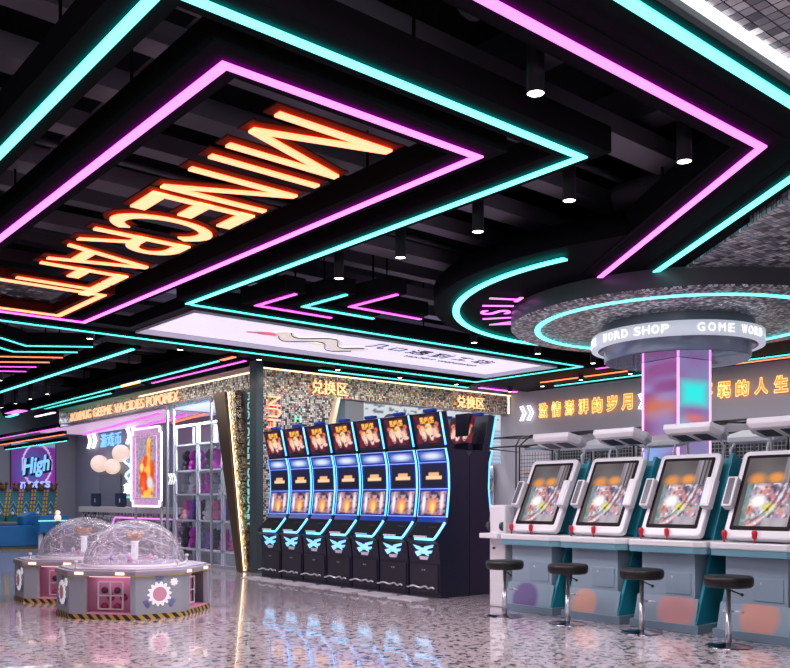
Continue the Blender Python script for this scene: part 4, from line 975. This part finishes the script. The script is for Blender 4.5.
chev('pair of white neon chevrons right of the cyan sign in the counter bay', XW, 23.45, 2.87, 2, .42, .44, WHITE_E, .02)
t = thing('neon_sign', 'cyan neon characters between white chevrons on the slate wall', 'neon sign', (XW, 25.3, 2.85))
text('characters', '游戏币', glow('cyan_characters', (.06, .45, .9), 1.2), wall_x(-.03, 0, 0), 1.5, .40, .0, .03, t)
for y, z, r, lb in ((24.95, 2.36, .25, 'left'), (24.0, 2.25, .22, 'lower right'), (23.4, 2.6, .24, 'upper right')):
    t = thing('globe_lamp', 'cream round globe lamp on the slate wall, the ' + lb + ' one of three', 'lamp', (XW - .2, y, z), 0, 'cream globe lamps')
    MB().ball((0, 0, 0), r, 16).build('globe', CREAM, t); MB().tube([(.03, 0, 0), (.21, 0, 0)], .03, 8).build('bracket', WHITEM, t)
t = thing('neon_sign', 'slender abstract neon figure in blue, white and pink on the slate wall', 'neon sign', (XW, 23.3, 1.35))
MB().tube([(-.03, .3 * math.sin(k * .9) * (1 - k / 22), 1.15 - k * .06) for k in range(14)], .035, 6).build('figure_tube', glow('figure_blue', (.35, .5, 1), 2), t)
MB().tube([(-.04, -.25 + .2 * math.cos(k * .8), .95 - k * .06) for k in range(10)], .03, 6).build('figure_tube', glow('figure_mint', (.3, 1, .8), 1.6), t)
text('characters', '东方', WHITE_E, wall_x(-.03, .3, .12), .95, .30, .02, .03, t)
MB().box((-.04, -.7, 0), (-.02, .35, .05)).build('underline', CYAN_S, t)
t = thing('wall_panel', 'pale grey panel leaning on the slate wall beside the globe lamps', 'panel', (XW, 23.9, .9)); MB().box((-.03, 0, 0), (0, 1.5, 1.15)).build('panel_face', mat('pale_slate', (.24, .27, .31), .5), t)
# framed hand picture
t = thing('framed_picture', 'tall glittering picture of an orange-red hand in a thick white neon frame', 'picture', (8.5, 18.0, 1.16))
W_, H_ = 1.62, 1.78
def hand(u, v):
    c = lerp((.22, .18, .25), (.55, .42, .58), _h(int(u * 34), int(v * 50), 3))
    if min(u, 1 - u) < .12 or min(v, 1 - v) < .09: c = lerp(c, (.8, .3, .7), .45)
    x, y = u - .5, v
    body = math.hypot(x / .25, (y - .34) / .24) < 1 or (abs(x) < .19 and .10 < y < .34)
    for fx, fw, top in ((-.19, .065, .60), (-.065, .065, .66), (.07, .072, .88), (.19, .06, .58)):
        body = body or (abs(x - fx) < fw and .35 < y < top - fw) or math.hypot(x - fx, (y - (top - fw)) * 1.1) < fw
    if body:
        c = lerp((.75, .02, .01), (1, .16, .02), vn(u * 8, v * 9, 5)); c = lerp(c, (1, .55, .08), 2.4 * max(0, vn(u * 9, v * 13, 9) - .5) * 2)
        if abs(x - .07) < .05 and y > .62: c = lerp((1, .35, .04), (1, .7, .15), vn(u * 9, v * 14, 2))
        if .10 < y < .15: c = (1, .6, .12)
        c = lerp(c, (.75, .8, .9), 2.4 * blob(u, v, .60, .30, .11, .09)); c = lerp(c, (1, .8, .3), 1.6 * blob(u, v, .33, .50, .09, .08))
    return c
picture('picture_face', SCREEN, hand, 40, 60, (-.035, W_, 0), (0, -W_, 0), (0, 0, H_), t)
MB().box((-.03, 0, 0), (.04, W_, H_)).build('backboard', DGREY, t)
nf = [(0, .12), (.1, .12), (.1, 0), (W_ - .1, 0), (W_ - .1, .12), (W_, .12), (W_, H_ - .12), (W_ - .1, H_ - .12), (W_ - .1, H_), (.1, H_), (.1, H_ - .12), (0, H_ - .12)]
MB().tube([(-.06, y, z) for y, z in nf], .022, 8, closed=True).build('neon_frame', glow('frame_white', (1, .9, 1), 2.2), t)
MB().tube([(-.06, .25 + (W_ - .5) * a, .2 + (H_ - .4) * b) for a, b in ((0, 0), (1, 0), (1, 1), (0, 1))], .012, 6, closed=True).build('inner_tube', MAG_S, t)
MB().box((-.02, .1, -1.16), (.02, .16, 0)).box((-.02, W_ - .16, -1.16), (.02, W_ - .1, 0)).build('support_leg', mat('dark_steel'), t)

# ------------------------------------------------------------------ far left: mural, ladder games, blue ride
def mural(u, v):
    c = lerp((.05, .02, .16), (.34, .04, .42), vn(u * 2.5, v * 2.5, 4)); c = lerp(c, (.02, .10, .35), blob(u, v, .45, .55, .5, .45) * 1.2)
    d = abs(math.hypot((u - .58) / .33, (v - .62) / .36) - 1)
    if d < .05: c = (.75, .5, .9)
    if v > .93: c = lerp(c, (.2, .5, .6), .5)
    return lerp(c, (.01, .01, .05), 1.6 * blob(u, v, .6, .2, .5, .12))
t = thing('mural', 'purple lit mural with big cyan graffiti letters on the far wall', 'mural', (8.05, 27.45, 1.3))
picture('mural_face', SCREEN, mural, 36, 48, (0, 0, 0), (1.3, 0, 0), (0, 0, 1.75), t); MB().box((-.03, .005, -.03), (1.33, .04, 1.78)).build('mural_frame', DGREY, t)
text('letter_shadow', 'High', mat('deep_navy_ink', (.01, .01, .05), .5), frame((.33, -.02, .54), (1, 0, .22), (.10, 0, 1)), .84, .72, .10, .01, t)
text('letters', 'High', glow('graffiti_cyan', (.10, .50, .95), 1.05), frame((.30, -.035, .60), (1, 0, .22), (.10, 0, 1)), .80, .66, .03, .02, t)
text('letters', 'notes', glow('graffiti_blue', (.2, .35, 1), 1.2), frame((.25, -.03, .34), (1, 0, .05), (0, 0, 1)), .9, .26, .03, .02, t)
for i in range(8):
    x = 6.15 + i * .345
    lbp = ['hidden at the picture edge', 'first at the left edge', 'second from the left', 'third from the left', 'fourth from the left', 'fifth from the left', 'sixth from the left', 'rightmost, below the mural corner'][i]
    t = thing('ladder_game', 'yellow-railed climbing game with a brown figure on top, ' + lbp, 'arcade machine', (x, 25.6, 0), 0, 'yellow ladder games before the mural')
    MB().box((-.14, .0, 0), (.14, .5, .85)).build('base', TEALD, t, .01)
    sh = .12
    for s in (-1, 1):
        f = MB().add([(s * .13 - .02, 0, .8), (s * .13 + .02, 0, .8), (s * .13 + .02 + sh, .12, 1.6), (s * .13 - .02 + sh, .12, 1.6), (s * .13 - .02, .05, .8), (s * .13 + .02, .05, .8), (s * .13 + .02 + sh, .17, 1.6), (s * .13 - .02 + sh, .17, 1.6)], [(0, 1, 2, 3), (7, 6, 5, 4), (0, 4, 5, 1), (1, 5, 6, 2), (2, 6, 7, 3), (3, 7, 4, 0)]).build('rail', YELL, t)
        for q in range(7): MB().box((s * .13 - .02 + sh * q / 7, -.012 + .12 * q / 7, .84 + .11 * q), (s * .13 + .02 + sh * q / 7, .04 + .12 * q / 7, .865 + .11 * q)).build('rung', DGREY, f)
    MB().add([(-.11, .02, .8), (.11, .02, .8), (.11 + sh, .14, 1.6), (-.11 + sh, .14, 1.6)], [(0, 1, 2, 3)]).build('play_board', TEALD, t)
    MB().tube([(-.08, .0, .9), (.02, .04, 1.08), (.10, .0, .9)], .018, 6).tube([(-.06, .02, 1.08), (.05, .06, 1.25), (.13, .02, 1.08)], .018, 6).build('zigzag', mat('pale_blue_mark', (.3, .5, .7), .4), t)
    MB().ball((.0, -.03, .93), .045, 8).build('ball', WHITEP, t)
    MB().ball((sh + .01, .08, 1.66), .10, 10).ball((sh - .06, .05, 1.76), .045, 6).ball((sh + .09, .05, 1.76), .045, 6).ball((sh, 0.0, 1.62), .05, 6).build('figure_head', BROWN, t)
t = thing('kiddie_ride', 'bulky blue coin ride standing before the yellow ladder games', 'ride', (6.35, 24.0, 0))
MB().prism([(0, .06), (1.5, .06), (1.5, .45), (1.2, .62), (.2, .62), (0, .45)], 0, .7, 'y').build('ride_body', BLUEP, t, .03)
MB().box((-.02, -.05, 0), (1.55, .75, .06)).build('ride_base', mat('black_yellow_base', (.12, .10, .03), .4), t)
MB().prism([(1.0, .62), (1.55, .62), (1.6, .82), (1.3, .98), (1.0, .86)], .1, .6, 'y').build('ride_hood', BLUEP, t, .03)
MB().box((.1, .1, .62), (.9, .6, .72)).build('ride_seat', mat('grey_seat', (.12, .13, .15), .5), t, .03)
t = thing('ride_console', 'blue control box with white posts beside the coin ride', 'console', (7.5, 23.2, 0))
MB().box((0, 0, .45), (.75, .4, .9)).build('console_box', BLUEP, t, .02); MB().box((-.03, -.03, .74), (.78, 0, .77)).build('console_line', CYAN_S, t)
for x in (.1, .6): MB().lathe([(.09, 0), (.06, .05), (.06, .45)], 12, Matrix.Translation((x, .2, 0))).build('console_post', WHITEM, t)
t = thing('teddy_figure', 'small cream glowing figure on a slim post left of the service counter', 'figure', (6.62, 19.27, 0)); MB().lathe([(.09, 0), (.05, .1), (.04, .84)], 12).build('pedestal', DGREY, t); MB().ball((0, 0, .91), .075, 8).ball((0, 0, 1.02), .055, 8).build('figure_body', CREAM, t)

# ------------------------------------------------------------------ dome machines
def dome_machine(label, cx, cy):
    a, b = .78, .53; th = -.088
    t = thing('dome_machine', label, 'prize machine', (cx, cy, 0), 0, 'octagonal dome prize machines')
    # octagon: gear panels (length b) face 270 deg etc., alcove sides (length a) between
    def oct_(off=0.):
        ap_b = b / 2 + a / math.sqrt(2) + off; ap_a = a / 2 + b / math.sqrt(2) + off; P_ = []
        for k in range(8):
            a1 = th - PI / 2 + k * PI / 4; a2 = a1 + PI / 4
            d1 = ap_b if k % 2 == 0 else ap_a; d2 = ap_a if k % 2 == 0 else ap_b
            det = math.sin(a2 - a1)
            P_.append(((d1 * math.sin(a2) - d2 * math.sin(a1)) / det, (d2 * math.cos(a1) - d1 * math.cos(a2)) / det))
        return P_          # P_[k] = corner after face k
    O = oct_()
    MB().prism(oct_(.004), .0, .055).build('hazard_skirt', HAZ, t)
    MB().prism(oct_(.02), .475, .53).build('table_rim', mat('lilac_grey', (.36, .33, .40), .4), t, .008)
    MB().prism(oct_(.023), .470, .476).build('yellow_line', YELL, t)
    MB().prism(oct_(-.02), .53, .545).build('table_top', mat('lilac_top', (.50, .45, .54), .25), t)
    core = [(x * .76, y * .76) for x, y in O]
    MB().prism(core, .055, .47).build('core', PINKI, t)
    for k in range(8):
        p0 = Vector((*O[k - 1], 0)); p1 = Vector((*O[k], 0)); an = th - PI / 2 + k * PI / 4; nrm = Vector((math.cos(an), math.sin(an), 0)); d = (p1 - p0).normalized(); L_ = (p1 - p0).length
        if k % 2 == 0:      # gear panel
            F = frame(p0, d, (0, 0, 1)); F2 = F
            p = MB().box((0, .055, -.03), (L_, .472, 0), F).build('gear_panel', GREYP, t)
            g = MB(); c = (L_ / 2, .27); n_ = 14; po = []
            for q in range(n_ * 4):
                rr = .135 if (q // 2) % 2 == 0 else .108; po.append((c[0] + rr * math.cos(q * 2 * PI / (n_ * 4)), c[1] + rr * math.sin(q * 2 * PI / (n_ * 4))))
            g.prism(po, .001, .012, 'z', F)
            po = [(c[0] + .165 + (.045 if (q // 2) % 2 == 0 else .03) * math.cos(q * 2 * PI / 32), c[1] + .125 + (.045 if (q // 2) % 2 == 0 else .03) * math.sin(q * 2 * PI / 32)) for q in range(32)]
            g.prism(po, .001, .012, 'z', F); g.build('gear_mark', mat('white_lit_mark', (.85, .85, .9), .4, emit=(1, 1, 1), strength=.35), p)
            MB().prism([(c[0] + .08 * math.cos(q * PI / 12), c[1] + .08 * math.sin(q * PI / 12)) for q in range(24)], .012, .016, 'z', F).build('gear_hub', mat('pink_mark', (.75, .35, .48), .4), p)
            ar = MB()
            for aa in (215, 325, 90):
                for r_ in (.155, .175, .195): ar.tube([F @ Vector((c[0] + r_ * math.cos(R(aa + s)), c[1] + r_ * math.sin(R(aa + s)), .004)) for s in (-14, -7, 0, 7, 14)], .005, 5)
            ar.build('arc_mark', mat('blue_mark', (.12, .14, .5), .4), p)
        else:
            F = frame(p0, d, (0, 0, 1)); m_ = .19
            MB().box((0, .055, -.05), (m_, .472, 0), F).build('corner_panel', GREYP, t); MB().box((L_ - .06, .055, -.05), (L_, .472, 0), F).build('corner_panel', GREYP, t)
            MB().box((m_ + .02, .455, -.24), (L_ - .08, .465, -.05), F).build('added_alcove_glow', glow('alcove_pink', (1, .65, .82), 1.1), t)  # glowing strip added to brighten the alcove interior
            MB().box((m_, .055, -.30), (L_ - .06, .07, 0), F).build('alcove_floor', PINKI, t)
            gr = MB(); x0, x1, z0, z1 = m_ + .10, L_ - m_ - .01, .10, .40
            for xx in (x0, (x0 + x1) / 2, x1): gr.box((xx - .008, z0, -.11), (xx + .008, z1, -.10), F)
            for zz in (z0, (z0 + z1) / 2, z1): gr.box((x0, zz - .008, -.11), (x1, zz + .008, -.10), F)
            gr.build('window_grid', WHITEP, t)
            dl = MB(); [dl.ball(F @ Vector((x0 + .04 + q * .075, .12 + .1 * (q % 2), -.17)), .042, 6) for q in range(4)]
            dl.build('prize_doll', mat('rose_doll', (.45, .05, .12), .6), t)
            dl = MB(); [dl.ball(F @ Vector((x0 + .04 + q * .075, .30 - .07 * (q % 2), -.17)), .038, 6) for q in range(4)]
            dl.build('prize_doll', mat('dark_doll', (.10, .03, .06), .6), t)
            for q in (.13, L_ - .17):
                MB().box((q - .05, .487, .02), (q + .05, .515, .032), F).build('lit_button', IVORY, t)
            MB().lathe([(.03, 0), (.008, .01), (.008, .05), (.022, .06), (.02, .085)], 10, Matrix.Translation(p0 * .90 + Vector((0, 0, .545)))).build('joystick', WHITEP, t)
    MB().lathe([(.60, 0), (.60, .025), (.57, .03)], 40, Matrix.Translation((0, 0, .545)), cap=False).build('dome_ring', WHITEM, t)
    MB().lathe([(max(.57 * math.cos(k * PI / 24), .002), .50 * math.sin(k * PI / 24)) for k in range(13)], 48, Matrix.Translation((0, 0, .57)), cap=False).build('dome', DOME, t)
    MB().lathe([(.57, .0), (.54, .03), (.30, .05), (.10, .05)], 32, Matrix.Translation((0, 0, .55))).build('turntable', mat('lilac_top'), t)
    MB().lathe([(.04, .58), (.04, .80), (.055, .82)], 14).build('pillar', mat('white_lit_post', (.8, .8, .85), .4, emit=(1, 1, 1), strength=.5), t)
    MB().ball((0, 0, .87), .075, 10, (1, 1, .7)).ball((.08, 0, .90), .035, 6).ball((-.08, 0, .90), .035, 6).ball((0, -.06, .89), .045, 6).build('topper_figure', mat('golden_brown', (.55, .24, .05), .35), t)
    for q in range(5):
        an = q * 1.25 + .4; r_ = .34 if q % 2 else .26
        MB().ball((r_ * math.cos(an), r_ * math.sin(an), .62), .03, 8, (1, 1, 1.2)).build('candy', [mat('pink_candy', (.7, .3, .5), .4), WHITEP, mat('violet_candy', (.4, .3, .6), .4)][q % 3], t)
    wi = MB()  # wavy lines modelled as reflections glinting in the dome
    for q in range(8):
        an = q * PI / 4 + .2; wi.tube([(.53 * math.cos(an + .5 * math.sin(k)) * math.cos(k * .16), .53 * math.sin(an + .5 * math.sin(k)) * math.cos(k * .16), .60 + .44 * math.sin(k * .16)) for k in range(9)], .0035, 4)
    wi.build('dome_glint_lines', mat('pearl_glint', (.9, .85, .95), .3), t)
    return t
dome_machine('octagonal prize machine with a clear dome, the nearer one in front', 4.249, 9.773)
dome_machine('octagonal prize machine with a clear dome, the farther one partly hidden', 4.34, 11.62)

# ------------------------------------------------------------------ added fill lights (unseen area lights without fixtures, even out the hall)
def area(x, y, z, sx_, sy_, e, col=(1, .95, 1), rot=(0, 0, 0)):
    l = bpy.data.lights.new('added_fill_light', 'AREA'); l.shape = 'RECTANGLE'; l.size = sx_; l.size_y = sy_; l.energy = e * .58; l.color = col
    o = bpy.data.objects.new('added_fill_light', l); COL.objects.link(o); o.location = (x, y, z); o.rotation_euler = rot
    return o
area(1.0, 1.0, 3.7, 3, 3, 260, (1, .93, .98), (R(25), R(-25), 0))
area(6.3, 3.9, 3.6, .5, 1.6, 90)
area(5.9, 7.0, 3.6, .5, 2.5, 110)
area(3.4, 8.5, 3.6, .6, 4, 120, (1, .85, .9))
area(9.2, 11.5, 3.75, 6, 1.5, 150, (.9, .88, 1))
area(13.0, 7.0, 3.7, .8, 6, 180, (1, .93, .95))
area(8.35, 15.9, 3.2, .2, 3.0, 300, (.85, .92, 1))
area(12.5, 15.0, 3.4, 4, .8, 90, (.95, .97, 1))
area(9.1, 21.5, 3.36, 1, 5, 150, (.95, .85, 1))
area(5.5, 18, 3.6, 2, 5, 110, (.9, .85, 1))
area(7, 24.5, 3.5, 3, 1.5, 90, (.8, .9, 1))
area(11.6, 13.2, 3.5, 6.6, .15, 30, (1, .86, .7), (R(38), 0, 0))
area(7.6, 18.0, 3.5, .15, 8, 26, (1, .85, .72), (0, R(-38), 0))
area(4.2, 9.0, 3.65, 1.2, 2.5, 120, (1, .80, .92))
